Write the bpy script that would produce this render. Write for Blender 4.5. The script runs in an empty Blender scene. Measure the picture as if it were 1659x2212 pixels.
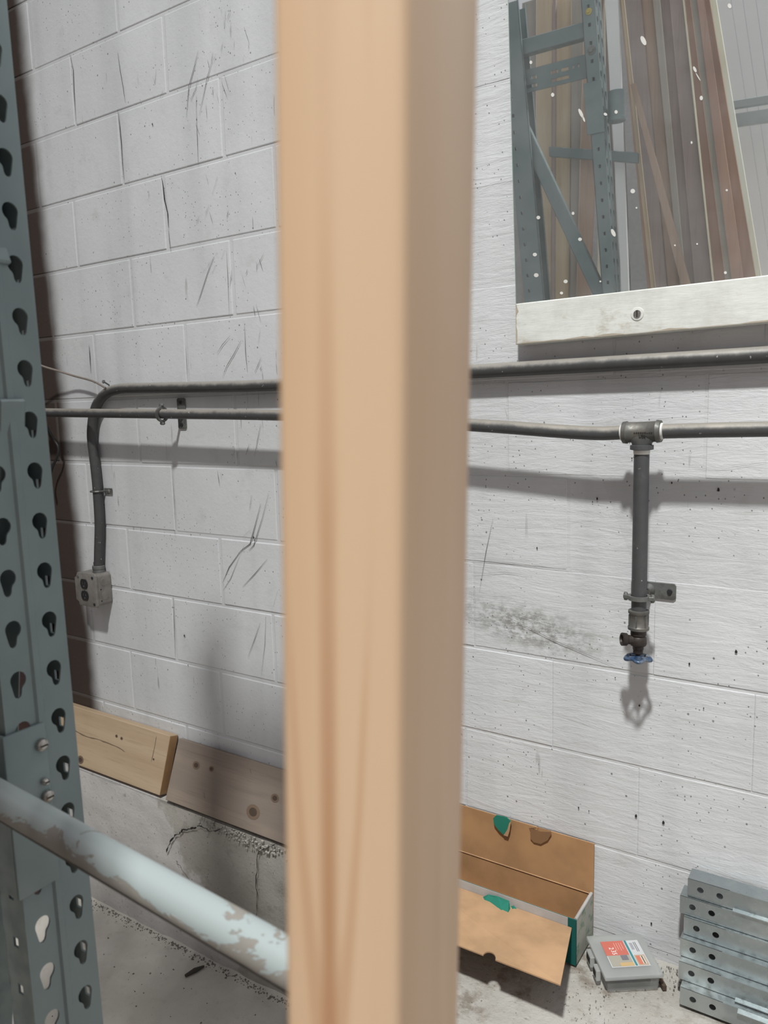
import bpy, bmesh, math, random
from mathutils import Vector as V, Matrix

random.seed(7)
SC = bpy.context.scene
COL = SC.collection

# ------------------------------------------------------------------ camera
CH = 1.66                                   # camera height above the floor
F_PX, YAW, PIT, ROL = 1660.0, 0.5835052, 0.1377009, -0.0279696
D = 1.5582                                  # distance of the block wall
_fw = V((-math.sin(YAW)*math.cos(PIT), math.cos(YAW)*math.cos(PIT), -math.sin(PIT)))
_r0 = V((math.cos(YAW), math.sin(YAW), 0.0)); _u0 = _r0.cross(_fw)
_R = math.cos(ROL)*_r0 + math.sin(ROL)*_u0
_U = -math.sin(ROL)*_r0 + math.cos(ROL)*_u0
EYE = V((0, 0, CH))
cam = bpy.data.cameras.new('camera'); camo = bpy.data.objects.new('camera', cam); COL.objects.link(camo)
camo.matrix_world = Matrix(((_R.x, _U.x, -_fw.x, 0), (_R.y, _U.y, -_fw.y, 0), (_R.z, _U.z, -_fw.z, CH), (0, 0, 0, 1)))
cam.sensor_fit = 'HORIZONTAL'; cam.sensor_width = 27.0; cam.lens = 27.0*F_PX/1659.0
cam.clip_start = 0.02
cam.dof.use_dof = True; cam.dof.focus_distance = 1.75; cam.dof.aperture_fstop = 8.4
SC.camera = camo

# ------------------------------------------------------------------ light
SC.view_settings.view_transform = 'Standard'; SC.view_settings.look = 'None'
SC.view_settings.gamma = 1.0; SC.view_settings.use_curve_mapping = False
SC.view_settings.exposure = -0.40
wd = bpy.data.worlds.new('world'); SC.world = wd; wd.use_nodes = True
wd.node_tree.nodes['Background'].inputs[0].default_value = (0.955, 0.945, 1.0, 1)
wd.node_tree.nodes['Background'].inputs[1].default_value = 0.64
def area(name, loc, target, power, size, color):
    l = bpy.data.lights.new(name, 'AREA'); l.shape = 'DISK'; l.size = size; l.energy = power; l.color = color; l.spread = math.radians(92)
    o = bpy.data.objects.new(name, l); COL.objects.link(o); o.location = loc
    o.rotation_euler = (V(target)-V(loc)).to_track_quat('-Z', 'Y').to_euler()
area('high_bay_light', (0.55, -2.4, 7.8), (1.5, 1.5, 0.2), 315, 0.42, (0.97, 1.0, 0.97))

# ------------------------------------------------------------------ pixel helpers (1659 x 2212 frame)
def ray(x, y): return _R*((x-829.5)/F_PX) + _U*((1106-y)/F_PX) + _fw
def PY(x, y, Y):
    d = ray(x, y); return EYE + d*(Y/d.y)
def PZ(x, y, Z):
    d = ray(x, y); return EYE + d*((Z-CH)/d.z)
def PX(x, y, X):
    d = ray(x, y); return EYE + d*(X/d.x)
MN = V((0.0185860, -0.9988526, -0.0441373)); MD = -1.5502393     # mirror plane, relative to EYE
def MM(x, y):
    d = ray(x, y); return EYE + d*(MD/d.dot(MN))
def MP(x, y, Y):                                                 # point on plane y=Y seen in the mirror
    d = ray(x, y); m = d*(MD/d.dot(MN)); r = d - 2*d.dot(MN)*MN
    return EYE + m + r*((Y-m.y)/r.y)

# ------------------------------------------------------------------ objects
ORG = {}
def thing(name, label, cat, loc, group=None):
    o = bpy.data.objects.new(name, None); COL.objects.link(o); o.location = loc
    o.empty_display_size = 0.05
    o['label'] = label; o['category'] = cat
    if group: o['group'] = group
    ORG[o.name] = V(loc); return o
def tag(o, label, cat, group=None):
    o['label'] = label; o['category'] = cat
    if group: o['group'] = group
    return o
def struct(o): o['kind'] = 'structure'; return o
def stuff(o): o['kind'] = 'stuff'; return o
class G:
    def __init__(s): s.v = []; s.f = []
    def face(s, pts):
        b = len(s.v); s.v += [V(p) for p in pts]; s.f.append(tuple(range(b, b+len(pts)))); return s
    def raw(s, vs, fs):
        b = len(s.v); s.v += [V(p) for p in vs]; s.f += [tuple(b+i for i in f) for f in fs]; return s
    def hexa(s, p):          # p: 4 bottom (ccw) + 4 top
        return s.raw(p, [(3,2,1,0), (4,5,6,7), (0,1,5,4), (1,2,6,5), (2,3,7,6), (3,0,4,7)])
    def box(s, a, b):
        (x0,y0,z0), (x1,y1,z1) = a, b
        return s.hexa([(x0,y0,z0),(x1,y0,z0),(x1,y1,z0),(x0,y1,z0),(x0,y0,z1),(x1,y0,z1),(x1,y1,z1),(x0,y1,z1)])
    def prism(s, poly, off):
        n = len(poly); off = V(off); P = [V(p) for p in poly]
        return s.raw(P + [p+off for p in P], [tuple(range(n-1,-1,-1)), tuple(range(n, 2*n))] + [(i,(i+1)%n,n+(i+1)%n,n+i) for i in range(n)])
    def tube(s, path, r, seg=14, caps=True):
        path = [V(p) for p in path]; b = len(s.v); n = len(path)
        t0 = (path[1]-path[0]).normalized()
        up = V((0,0,1)) if abs(t0.z) < .9 else V((0,1,0))
        side = t0.cross(up).normalized()
        for i, p in enumerate(path):
            t = (path[min(i+1,n-1)]-path[max(i-1,0)]).normalized()
            side = (side - t*side.dot(t)).normalized(); nn = t.cross(side)
            rr = r[i] if isinstance(r, (list, tuple)) else r
            for k in range(seg):
                a = 2*math.pi*k/seg; s.v.append(p + (side*math.cos(a)+nn*math.sin(a))*rr)
        for i in range(n-1):
            for k in range(seg):
                k2 = (k+1) % seg; s.f.append((b+i*seg+k, b+i*seg+k2, b+(i+1)*seg+k2, b+(i+1)*seg+k))
        if caps:
            s.f.append(tuple(b+k for k in range(seg-1,-1,-1))); s.f.append(tuple(b+(n-1)*seg+k for k in range(seg)))
        return s
    def lathe(s, o, axis, prof, seg=24):   # prof: (distance along axis, radius)
        ax = V(axis).normalized(); o = V(o)
        return s.tube_r([(o+ax*h, r) for h, r in prof], ax, seg)
    def tube_r(s, pr, ax, seg):
        up = V((0,0,1)) if abs(ax.z) < .9 else V((0,1,0)); side = ax.cross(up).normalized(); nn = ax.cross(side)
        b = len(s.v); n = len(pr)
        for p, r in pr:
            for k in range(seg):
                a = 2*math.pi*k/seg; s.v.append(p+(side*math.cos(a)+nn*math.sin(a))*r)
        for i in range(n-1):
            for k in range(seg):
                k2 = (k+1) % seg; s.f.append((b+i*seg+k, b+i*seg+k2, b+(i+1)*seg+k2, b+(i+1)*seg+k))
        s.f.append(tuple(b+k for k in range(seg-1,-1,-1))); s.f.append(tuple(b+(n-1)*seg+k for k in range(seg)))
        return s
    def strip(s, pts, w, nrm, jit=0.0):     # thin ribbon along pts, tapering at both ends
        pts = [V(p) for p in pts]; nrm = V(nrm); n = len(pts); b = len(s.v)
        for i, p in enumerate(pts):
            t = (pts[min(i+1,n-1)]-pts[max(i-1,0)]).normalized(); sd = t.cross(nrm).normalized()
            ww = w*(0.25 if i in (0, n-1) else 1.0)*(1+jit*(random.random()-.5)*2)
            s.v += [p+sd*ww/2, p-sd*ww/2]
        for i in range(n-1): s.f.append((b+2*i, b+2*i+1, b+2*i+3, b+2*i+2))
        return s
def mesh_of(name, g, m, bev=0.0, seg=2, smooth=False, off=V((0,0,0)), angle=35):
    bm = bmesh.new(); vs = [bm.verts.new(p-off) for p in g.v]; bm.verts.ensure_lookup_table()
    for f in g.f:
        try: bm.faces.new([vs[i] for i in f])
        except ValueError: pass
    bmesh.ops.recalc_face_normals(bm, faces=bm.faces)
    if bev:
        ed = [e for e in bm.edges if len(e.link_faces) == 2 and e.calc_face_angle(0) > 0.5]
        bmesh.ops.bevel(bm, geom=ed, offset=bev, segments=seg, profile=0.5, affect='EDGES', clamp_overlap=True)
    me = bpy.data.meshes.new(name); bm.to_mesh(me); bm.free()
    if smooth:
        me.polygons.foreach_set('use_smooth', [True]*len(me.polygons))
        me.set_sharp_from_angle(angle=math.radians(angle))
    if m: me.materials.append(m)
    return me
def mk(name, g, m, parent=None, bev=0.0, seg=2, smooth=False, angle=35):
    if parent is not None: off = ORG[parent.name]
    else:
        xs = [p.x for p in g.v]; ys = [p.y for p in g.v]; zs = [p.z for p in g.v]
        off = V(((min(xs)+max(xs))/2, (min(ys)+max(ys))/2, min(zs)))
    o = bpy.data.objects.new(name, mesh_of(name, g, m, bev, seg, smooth, off, angle)); COL.objects.link(o)
    if parent is not None: o.parent = parent
    else: o.location = off
    ORG[o.name] = off
    return o

# ------------------------------------------------------------------ materials
class M:
    def __init__(s, name, rough=0.6, metal=0.0, spec=0.5):
        s.m = bpy.data.materials.new(name); s.m.use_nodes = True; s.nt = s.m.node_tree
        s.b = s.nt.nodes['Principled BSDF']; s.b.inputs['Roughness'].default_value = rough
        s.b.inputs['Metallic'].default_value = metal; s.b.inputs['Specular IOR Level'].default_value = spec
        s.pos = s.n('ShaderNodeNewGeometry').outputs['Position']
        s.nrm = s.n('ShaderNodeNewGeometry').outputs['Normal']
    def n(s, t, **kw):
        nd = s.nt.nodes.new(t)
        for k, v in kw.items(): setattr(nd, k, v)
        return nd
    def put(s, sock, v):
        if isinstance(v, bpy.types.NodeSocket): s.nt.links.new(v, sock)
        elif isinstance(v, (tuple, list)) and len(v) == 3 and sock.type == 'RGBA': sock.default_value = (*v, 1)
        else: sock.default_value = v
    def math(s, op, a, b=0.0, clamp=False):
        nd = s.n('ShaderNodeMath', operation=op, use_clamp=clamp); s.put(nd.inputs[0], a); s.put(nd.inputs[1], b); return nd.outputs[0]
    def scale(s, vec, sc):
        nd = s.n('ShaderNodeVectorMath', operation='MULTIPLY'); s.put(nd.inputs[0], vec); nd.inputs[1].default_value = sc; return nd.outputs[0]
    def noise(s, sc, detail=3, rough=.55, vec=None, st=(1,1,1), dist=0.0):
        nd = s.n('ShaderNodeTexNoise'); s.put(nd.inputs['Vector'], s.scale(vec or s.pos, st))
        nd.inputs['Scale'].default_value = sc; nd.inputs['Detail'].default_value = detail; nd.inputs['Roughness'].default_value = rough
        nd.inputs['Distortion'].default_value = dist
        return nd.outputs[0]
    def voro(s, sc, st=(1,1,1), rnd=1.0, feat='F1'):
        nd = s.n('ShaderNodeTexVoronoi', feature=feat); s.put(nd.inputs['Vector'], s.scale(s.pos, st)); nd.inputs['Scale'].default_value = sc
        nd.inputs['Randomness'].default_value = rnd; return nd.outputs['Distance']
    def ss(s, v, a, b, c=0.0, d=1.0):        # smooth step
        nd = s.n('ShaderNodeMapRange', interpolation_type='SMOOTHSTEP'); s.put(nd.inputs[0], v)
        for i, x in zip((1,2,3,4), (a,b,c,d)): nd.inputs[i].default_value = x
        return nd.outputs[0]
    def mix(s, f, a, b, mode='MIX'):
        nd = s.n('ShaderNodeMix', data_type='RGBA', blend_type=mode); s.put(nd.inputs[0], f); s.put(nd.inputs[6], a); s.put(nd.inputs[7], b); return nd.outputs[2]
    def xyz(s, v=None):
        nd = s.n('ShaderNodeSeparateXYZ'); s.put(nd.inputs[0], v or s.pos); return nd.outputs
    def col(s, c): s.put(s.b.inputs['Base Color'], c); return s
    def rgh(s, c): s.put(s.b.inputs['Roughness'], c); return s
    def bump(s, h, strength=.3, dist=.002):
        nd = s.n('ShaderNodeBump'); nd.inputs['Strength'].default_value = strength; nd.inputs['Distance'].default_value = dist
        s.put(nd.inputs['Height'], h); s.put(s.b.inputs['Normal'], nd.outputs[0]); return s

def wood(name, c1, c2, c3, axis='z', rough=.65, fine=1.0, bump=.15):
    st = {'z': (1,1,.035), 'x': (.035,1,1), 'y': (1,.035,1)}[axis]
    m = M(name, rough, spec=.3)
    big = m.noise(14*fine, 3, .5, st=st, dist=.6); fin = m.noise(160*fine, 4, .6, st=st); blot = m.noise(5, 2)
    c = m.mix(m.ss(big, .35, .65), c1, c2); c = m.mix(m.math('MULTIPLY', m.ss(fin, .5, .75), .35), c, c3)
    c = m.mix(m.math('MULTIPLY', m.ss(blot, .5, .75), .3), c, c3)
    m.col(c).bump(fin, bump, .001); return m
def metal(name, c, c2, rough=.45, met=.3, sc=18):
    m = M(name, rough, met); nz = m.noise(sc, 4, .6); f2 = m.noise(sc*9, 2)
    m.col(m.mix(m.ss(nz, .4, .68), c, c2)).rgh(m.ss(f2, .3, .7, rough-.08, rough+.12)).bump(f2, .06, .0006); return m
def plain(name, c, rough=.6, met=0.0, var=.12):
    m = M(name, rough, met); nz = m.noise(30, 3); d = tuple(x*(1-var) for x in c)
    m.col(m.mix(m.ss(nz, .3, .7), c, d)); return m

stain = PY(1140, 1355, D)
def wall_paint(joint=False):
    m = M('wall_paint_joint' if joint else 'wall_paint', .62, spec=.35)
    x, y, z = m.xyz()
    big = m.noise(1.6, 4, .6); mid = m.noise(11, 4, .65); 
    c = m.mix(m.ss(big, .3, .7), (.60,.60,.612), (.535,.535,.545))
    c = m.mix(m.math('MULTIPLY', m.ss(mid, .55, .8), .45), c, (.43,.425,.42))
    # faint grey vertical bands, imitating soft light streaks in the wall colour
    c = m.mix(m.math('MULTIPLY', m.ss(m.noise(7, 3, .5, st=(1,1,.06)), .45, .70), .40), c, (.40,.40,.41))
    # long scuffs
    sc_ = m.noise(60, 2, .5, vec=None, st=(1,1,.12)); msk = m.noise(3.2, 2)
    c = m.mix(m.math('MULTIPLY', m.ss(sc_, .69, .74), m.ss(msk, .5, .62, 0, .55)), c, (.20,.19,.185))
    # pits
    v1 = m.math('MULTIPLY', m.ss(m.voro(38, st=(1,1,.8)), .05, .10, 1, 0), m.ss(m.noise(9, 1), .5, .58))
    v2 = m.math('MULTIPLY', m.ss(m.voro(85, st=(1,1,.75)), .08, .14, 1, 0), m.ss(m.noise(5, 2), .42, .60))
    pit = m.math('MAXIMUM', v1, v2)
    c = m.mix(m.math('MULTIPLY', pit, .8), c, (.10,.09,.085))
    # oily smear beside the valve
    dx = m.math('DIVIDE', m.math('SUBTRACT', x, stain.x), .21); dz = m.math('SUBTRACT', z, stain.z)
    dz = m.math('DIVIDE', m.math('ADD', dz, m.math('MULTIPLY', dx, .025)), .062)
    rr = m.math('SQRT', m.math('ADD', m.math('MULTIPLY', dx, dx), m.math('MULTIPLY', dz, dz)))
    sm = m.math('MULTIPLY', m.ss(rr, .1, 1.25, 1, 0), m.ss(m.noise(34, 5, .75, st=(1,1,1.5)), .38, .62))
    c = m.mix(m.math('MULTIPLY', sm, .80), c, (.15,.14,.12))
    # dark strip next to the column: soft-edged shadow painted into the wall colour
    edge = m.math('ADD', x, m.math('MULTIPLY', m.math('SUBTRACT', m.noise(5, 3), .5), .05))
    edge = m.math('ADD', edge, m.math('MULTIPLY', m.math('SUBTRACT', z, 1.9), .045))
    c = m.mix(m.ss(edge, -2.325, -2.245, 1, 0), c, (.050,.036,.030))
    if joint: c = m.mix(.12, c, (.36,.35,.345))
    m.col(c)
    right = m.ss(x, -1.25, -.75)
    brush = m.noise(46, 5, .72, st=(.16,1,1), dist=.5); grain = m.noise(70, 5, .7)
    h = m.math('ADD', m.math('MULTIPLY', brush, m.math('MULTIPLY', right, 1.9)), m.math('MULTIPLY', grain, .55))
    h = m.math('ADD', h, m.math('MULTIPLY', m.noise(9, 3), .8))
    h = m.math('SUBTRACT', h, m.math('MULTIPLY', pit, .9))
    m.bump(h, .36, .004)
    return m.m
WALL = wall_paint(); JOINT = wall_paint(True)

def concrete(name, c1, c2, c3, painted=None, rough=.85, bs=.5, pits=.75, dirt=None):
    m = M(name, rough, spec=.25); x, y, z = m.xyz()
    a = m.noise(2.6, 5, .65); b = m.noise(24, 5, .7); p = m.voro(60)
    c = m.mix(m.ss(a, .3, .7), c1, c2); c = m.mix(m.math('MULTIPLY', m.ss(b, .52, .78), .7), c, c3)
    c = m.mix(m.math('MULTIPLY', m.ss(m.noise(110, 3, .7), .62, .75), .5), c, tuple(k*.4 for k in c3))
    if painted:
        e = m.math('ADD', x, m.math('MULTIPLY', m.math('SUBTRACT', m.noise(6, 4, .7), .5), .55))
        e = m.math('SUBTRACT', e, m.math('MULTIPLY', m.math('SUBTRACT', .42, z), .75))
        c = m.mix(m.math('MULTIPLY', m.ss(e, -1.86, -1.80, 1, 0), m.ss(m.noise(40, 4, .7), .3, .42)), c, painted)
    pit = m.math('MULTIPLY', m.ss(m.voro(55), .06, .13, 1, 0), m.ss(m.noise(7, 2), .42, .6)); c = m.mix(m.math('MULTIPLY', pit, pits), c, (.05,.045,.04))
    if dirt:
        d_ = m.math('ADD', m.noise(7, 5, .7), m.math('MULTIPLY', m.noise(38, 4, .7), .35)); c = m.mix(m.math('MULTIPLY', m.ss(d_, .66, .84), .75), c, dirt)
    m.col(c).bump(m.math('ADD', b, m.math('MULTIPLY', m.noise(90, 4, .7), .6)), bs, .004); return m.m
FOOT = concrete('footing_concrete', (.44,.415,.38), (.34,.32,.29), (.23,.21,.185), painted=(.52,.495,.485))
LEDGE = concrete('ledge_concrete', (.44,.425,.40), (.33,.305,.275), (.24,.20,.165), bs=.9, dirt=(.15,.115,.085))
FLOOR = concrete('floor_concrete', (.62,.585,.53), (.47,.44,.39), (.37,.34,.30), rough=.55, bs=.25, pits=.12)
RUBBLE = concrete('rubble', (.26,.245,.22), (.13,.12,.105), (.05,.045,.04), bs=.8)
DARK = plain('dark_gap', (.018,.016,.014), .9).m
SCUFF = plain('scuff_mark', (.11,.105,.10), .8).m
GREY_SCUFF = plain('grey_scuff', (.30,.29,.285), .8).m
CHIP = plain('fresh_chip', (.66,.65,.64), .8).m

def pipe_mat(name, side, top):
    m = M(name, .5, .25); nx, ny, nz = m.xyz(m.nrm)
    dust = m.math('MULTIPLY', m.ss(m.math('ADD', nz, m.math('MULTIPLY', m.math('SUBTRACT', m.noise(30, 4, .7), .5), .9)), 0.02, .85), .88)
    c = m.mix(m.noise(40, 3), side, tuple(k*.65 for k in side))
    c = m.mix(dust, c, top)                                         # settled dust on upward faces
    chips = m.math('MULTIPLY', m.ss(m.noise(90, 3, .6), .70, .73), .7); c = m.mix(chips, c, (.5,.48,.45))
    m.col(c).bump(m.noise(120, 3), .1, .0006); return m.m
PIPE = pipe_mat('black_iron_dusty', (.085,.085,.088), (.31,.28,.245))
COND = pipe_mat('conduit_painted', (.078,.077,.078), (.33,.305,.275))
IRON = metal('cast_iron', (.085,.086,.088), (.145,.135,.12), .5, .4).m
BRASS = metal('blackened_brass', (.030,.023,.020), (.055,.042,.036), .5, .4).m
BLUE = metal('blue_enamel', (.030,.062,.125), (.20,.225,.26), .35, .2, 60).m
GALV = metal('galvanized', (.33,.36,.37), (.45,.48,.48), .33, .85, 9).m
ZINC = metal('zinc_plate', (.165,.168,.162), (.105,.10,.092), .5, .5, 40).m
STEEL = metal('bright_steel', (.48,.46,.44), (.30,.28,.26), .3, .9, 60).m
TAPE = plain('thread_tape', (.62,.60,.57), .7).m
OUTLET = metal('outlet_steel', (.225,.205,.19), (.175,.16,.148), .5, .25, 30).m
BLACK = plain('black_plastic', (.02,.02,.022), .45).m
CABLE = plain('brown_cable', (.20,.165,.145), .7).m
RACK = metal('rack_enamel', (.170,.212,.216), (.145,.185,.190), .38, .1, 6).m
MAROON = metal('maroon_steel', (.050,.026,.023), (.034,.022,.020), .65, .1, 5).m
RAILP = metal('pale_rail_enamel', (.36,.41,.42), (.30,.345,.355), .4, .1, 6).m
YELLOW = plain('yellow_zinc', (.50,.40,.10), .4, .4).m

def peel():
    m = M('peeling_white_paint', .42); x, y, z = m.xyz(); nx, ny, nz = m.xyz(m.nrm)
    a = m.noise(15, 6, .66, st=(.75,1,1.2), dist=1.1)
    k = m.math('SUBTRACT', a, m.math('MULTIPLY', nz, .16)); k = m.math('ADD', k, m.math('MULTIPLY', m.math('ADD', x, .62), .26))
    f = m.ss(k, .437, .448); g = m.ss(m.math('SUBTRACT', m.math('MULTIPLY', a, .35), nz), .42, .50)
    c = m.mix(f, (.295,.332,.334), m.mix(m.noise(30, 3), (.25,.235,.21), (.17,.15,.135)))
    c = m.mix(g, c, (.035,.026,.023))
    m.col(c).rgh(m.ss(f, 0, 1, .35, .75)).bump(m.math('SUBTRACT', 1.0, f), .6, .0012); return m.m
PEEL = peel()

PINE = wood('post_pine', (.575,.405,.27), (.52,.355,.23), (.42,.255,.145), 'z', .55, .55)
def post_mat():
    m = PINE; x, y, z = m.xyz(); base = m.b.inputs['Base Color'].links[0].from_socket
    rt_ = V((math.cos(YAW), math.sin(YAW), 0)); fw_ = V((-math.sin(YAW), math.cos(YAW), 0)); t_ = math.radians(18.4)
    e = (rt_*-math.cos(t_)+fw_*math.sin(t_)); cc = rt_*(.0292*.2095)+fw_*.2095; k = .033*rt_.dot(e)
    nd = m.n('ShaderNodeVectorMath', operation='DOT_PRODUCT'); m.put(nd.inputs[0], m.pos); nd.inputs[1].default_value = (e.x, e.y, -k)
    u = m.math('ADD', nd.outputs['Value'], k*CH-cc.dot(e))                # distance across the narrow face from its front corner
    zz = m.math('ADD', z, m.math('MULTIPLY', m.math('SUBTRACT', m.noise(9, 2), .5), .05))
    du = m.math('SUBTRACT', u, .0225)
    st = m.math('MULTIPLY', m.ss(m.math('ABSOLUTE', du), .0006, .0042, 1, 0), m.ss(zz, 1.50, 1.76, 1, .12))
    cath = m.math('SUBTRACT', m.math('MULTIPLY', m.math('MULTIPLY', du, du), 900.0), m.math('SUBTRACT', zz, 1.50))
    ring = m.ss(m.math('SINE', m.math('MULTIPLY', cath, 34.0)), .45, 1.0); ring = m.math('MULTIPLY', ring, m.ss(zz, 1.56, 1.66, .8, 0))
    ring = m.math('MULTIPLY', ring, m.ss(m.math('ABSOLUTE', du), .010, .016, 1, 0))
    wide = m.math('MULTIPLY', m.ss(u, .012, .034), .30)
    c = m.mix(wide, base, (.47,.285,.165)); c = m.mix(m.math('MULTIPLY', st, .62), c, (.30,.125,.05)); c = m.mix(m.math('MULTIPLY', ring, .5), c, (.36,.18,.085))
    m.col(c); return m.m
PINE = post_mat()
BRD1 = wood('pine_board', (.46,.345,.235), (.40,.29,.19), (.25,.165,.105), 'x', .6).m
BRD2 = wood('grey_board', (.27,.215,.175), (.225,.18,.15), (.13,.10,.085), 'x', .75).m
ENDG = plain('end_grain', (.34,.19,.088), .75).m
KNOT = plain('wood_knot', (.07,.045,.032), .7).m
KNOT2 = plain('wood_knot_ring', (.17,.115,.08), .7).m
def ledger_mat():
    m = M('white_board_paint', .55); a = m.noise(16, 4, .65); x, y, z = m.xyz()
    c = m.mix(m.ss(a, .35, .7), (.66,.66,.63), (.56,.555,.52))
    c = m.mix(m.math('MULTIPLY', m.ss(m.noise(16, 5, .75, st=(.6,1,1)), .54, .70), .6), c, (.36,.30,.235))
    e = m.math('ADD', m.math('ABSOLUTE', m.math('SUBTRACT', x, -.672)), m.math('MULTIPLY', m.noise(60, 3, .7), .02))
    c = m.mix(m.ss(e, .008, .022, .8, 0), c, (.26,.19,.13))
    m.col(c).bump(m.noise(40, 4, .7, st=(.2,1,1)), .35, .003); return m.m
LEDGER = ledger_mat()
def card(name, c, v=.12):
    m = M(name, .8, spec=.2); a = m.noise(9, 4, .6); b = m.noise(220, 2, st=(1,.2,.2))
    m.col(m.mix(m.ss(a, .3, .72), c, tuple(k*(1-v*2.2) for k in c))).bump(b, .08, .0004); return m.m
CARD = card('brown_card', (.40,.225,.11)); CARD_SHADE = card('shaded_card', (.22,.12,.062)); CARD_L = card('pale_card', (.47,.29,.165)); CARD_W = card('white_card', (.43,.405,.39))
GREEN = card('green_print', (.022,.175,.125), .05); GREEN_D = card('dark_green_print', (.008,.085,.075), .05)
def worn():
    m = M('worn_print_side', .8); a = m.noise(28, 5, .7)
    m.col(m.mix(m.ss(a, .5, .62), (.36,.36,.31), (.17,.25,.18))); return m.m
WORN = worn()
def clearp():
    m = M('frosted_plastic', .32); m.b.inputs['Transmission Weight'].default_value = .55; m.b.inputs['IOR'].default_value = 1.45
    m.col((.60,.61,.60)); m.b.inputs['Alpha'].default_value = .72; return m.m
PLAST = clearp()
TRAY = PLAST.copy(); TRAY.name = 'clear_plastic'; TRAY.node_tree.nodes['Principled BSDF'].inputs['Alpha'].default_value = .38
def mirror_mat():
    m = M('mirror_silver', .015, 1.0); m.col((.86,.88,.88))
    mx = m.n('ShaderNodeMixShader'); df = m.n('ShaderNodeBsdfDiffuse'); df.inputs[0].default_value = (.55,.56,.56,1)
    m.put(mx.inputs[0], m.ss(m.noise(6, 4, .65), .3, .75, .06, .15)); m.nt.links.new(m.b.outputs[0], mx.inputs[1]); m.nt.links.new(df.outputs[0], mx.inputs[2])
    m.nt.links.new(mx.outputs[0], m.nt.nodes['Material Output'].inputs[0]); return m.m
MIRROR = mirror_mat()
L_COLS = {'tan': ((.36,.29,.20), (.30,.24,.17), (.2,.15,.11)), 'brown': ((.235,.165,.125), (.19,.135,.105), (.12,.085,.07)),
          'grey': ((.225,.20,.175), (.19,.17,.15), (.13,.115,.10)), 'red': ((.25,.155,.115), (.21,.13,.10), (.13,.08,.065)),
          'pale': ((.52,.46,.37), (.46,.40,.31), (.32,.26,.19)), 'dark': ((.035,.033,.032), (.03,.028,.027), (.02,.02,.02)),
          'mauve': ((.20,.155,.14), (.165,.13,.12), (.11,.085,.08)), 'sheet': ((.62,.60,.58), (.57,.55,.53), (.46,.44,.42)),
          'white': ((.66,.65,.67), (.60,.59,.61), (.5,.49,.5))}
LUM = {k: wood('lumber_'+k, *[tuple(min(.8, q*1.9) for q in c) for c in v], 'z', .65, 1.0).m for k, v in L_COLS.items()}

# ------------------------------------------------------------------ structure
Z0 = CH + 1.0612                                        # height of the first counted bed joint
BW, BH = 0.4064, 0.2032
fl = struct(mk('floor', G().box((-6,-4.5,-.12), (3.5,1.9,0)), FLOOR))
wg = G().box((-3.4, D+.0024, 0), (-1.0, D+.22, 3.75)); wg.box((-1.0, D+.0011, CH-.42), (1.6, D+.22, 3.75)); wg.box((-1.0, D+.0022, 0), (1.6, D+.22, CH-.4202))
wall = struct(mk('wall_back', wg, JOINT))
bg = G().box((-BW/2+.0042, 0, .0042), (BW/2-.0042, .02, BH-.0042))
block_me = mesh_of('block', bg, WALL, .0030, 2)
bg2 = G().box((-BW/2+.0014, 0, .0026), (BW/2-.0022, .02, BH-.0026))
block_me2 = mesh_of('block', bg2, WALL, .0016, 1)
bg3 = G().box((-BW/2+.0006, 0, .0030), (BW/2-.0006, .02, BH-.0030)); block_me3 = mesh_of('block', bg3, WALL, .0018, 2)
for k in range(-4, 11):
    zb = Z0-(k+1)*BH                                     # course k lies below joint k
    jp = {-1:(252,30), 0:(157,190), 1:(260,310), 2:(357,460), 3:(389,622), 4:(402,770), 5:(398,930), 6:(375,1080), 7:(374,1230), 8:(376,1350), 9:(480,1520)}
    ph = PY(*jp[k], D).x + (BW/2 if k in (3,5,7) else 0) if k in jp else (-1.79 if k % 2 == 0 else -1.99)
    i0 = math.floor((-3.3-ph)/BW)
    for i in range(i0, i0+12):
        xc = ph+(i+.5)*BW
        if xc < -3.25 or xc > 1.45: continue
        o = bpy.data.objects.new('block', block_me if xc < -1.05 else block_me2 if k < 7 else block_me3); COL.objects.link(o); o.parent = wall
        o.location = V((xc+random.uniform(-.0015,.0015), D+random.uniform(0,.0012), zb+random.uniform(-.0008,.0008)))-ORG['wall_back']
        o.rotation_euler = (random.uniform(-.002,.002), random.uniform(-.002,.002), random.uniform(-.002,.002))
LZ = CH-1.19                                             # top of footing and ledge
FY = 1.474                                               # face of the footing
def rough_sheet(P, U, W, nu, nv, amp, nrm):
    g = G(); U = V(U); W = V(W); nrm = V(nrm); b = []
    from mathutils import noise as nz
    for j in range(nv+1):
        for i in range(nu+1):
            p = V(P)+U*(i/nu)+W*(j/nv); q = nz.fractal(p*9, 1, 2, 4)*amp
            g.v.append(p+nrm*q)
    for j in range(nv):
        for i in range(nu): g.f.append((j*(nu+1)+i, j*(nu+1)+i+1, (j+1)*(nu+1)+i+1, (j+1)*(nu+1)+i))
    return g
foot = struct(mk('wall_footing', G().box((-3.4, FY+.006, 0), (-.9, D+.01, LZ-.004)), FOOT))
mk('footing_face', rough_sheet((-3.4, FY+.001, 0), (2.5,0,0), (0,0,LZ-.006), 150, 30, .006, (0,-1,0)), FOOT, foot, smooth=True, angle=180)
led = struct(mk('ledge_plinth', G().box((-.95, 1.06, 0), (1.6, D+.01, LZ-.006)), LEDGE))
mk('ledge_top', rough_sheet((-.95, 1.06, LZ-.003), (2.55,0,0), (0,.505,0), 190, 44, .0045, (0,0,1)), LEDGE, led, smooth=True, angle=180)
wb = struct(mk('wall_behind', G().box((-6,-4.7,0), (3.5,-4.5,4.6)), plain('far_wall', (.42,.42,.41), .8).m))
wl = struct(mk('wall_left', G().box((-6.2,-4.5,0), (-6,1.9,4.6)), plain('left_wall', (.30,.27,.25), .8).m))

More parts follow.
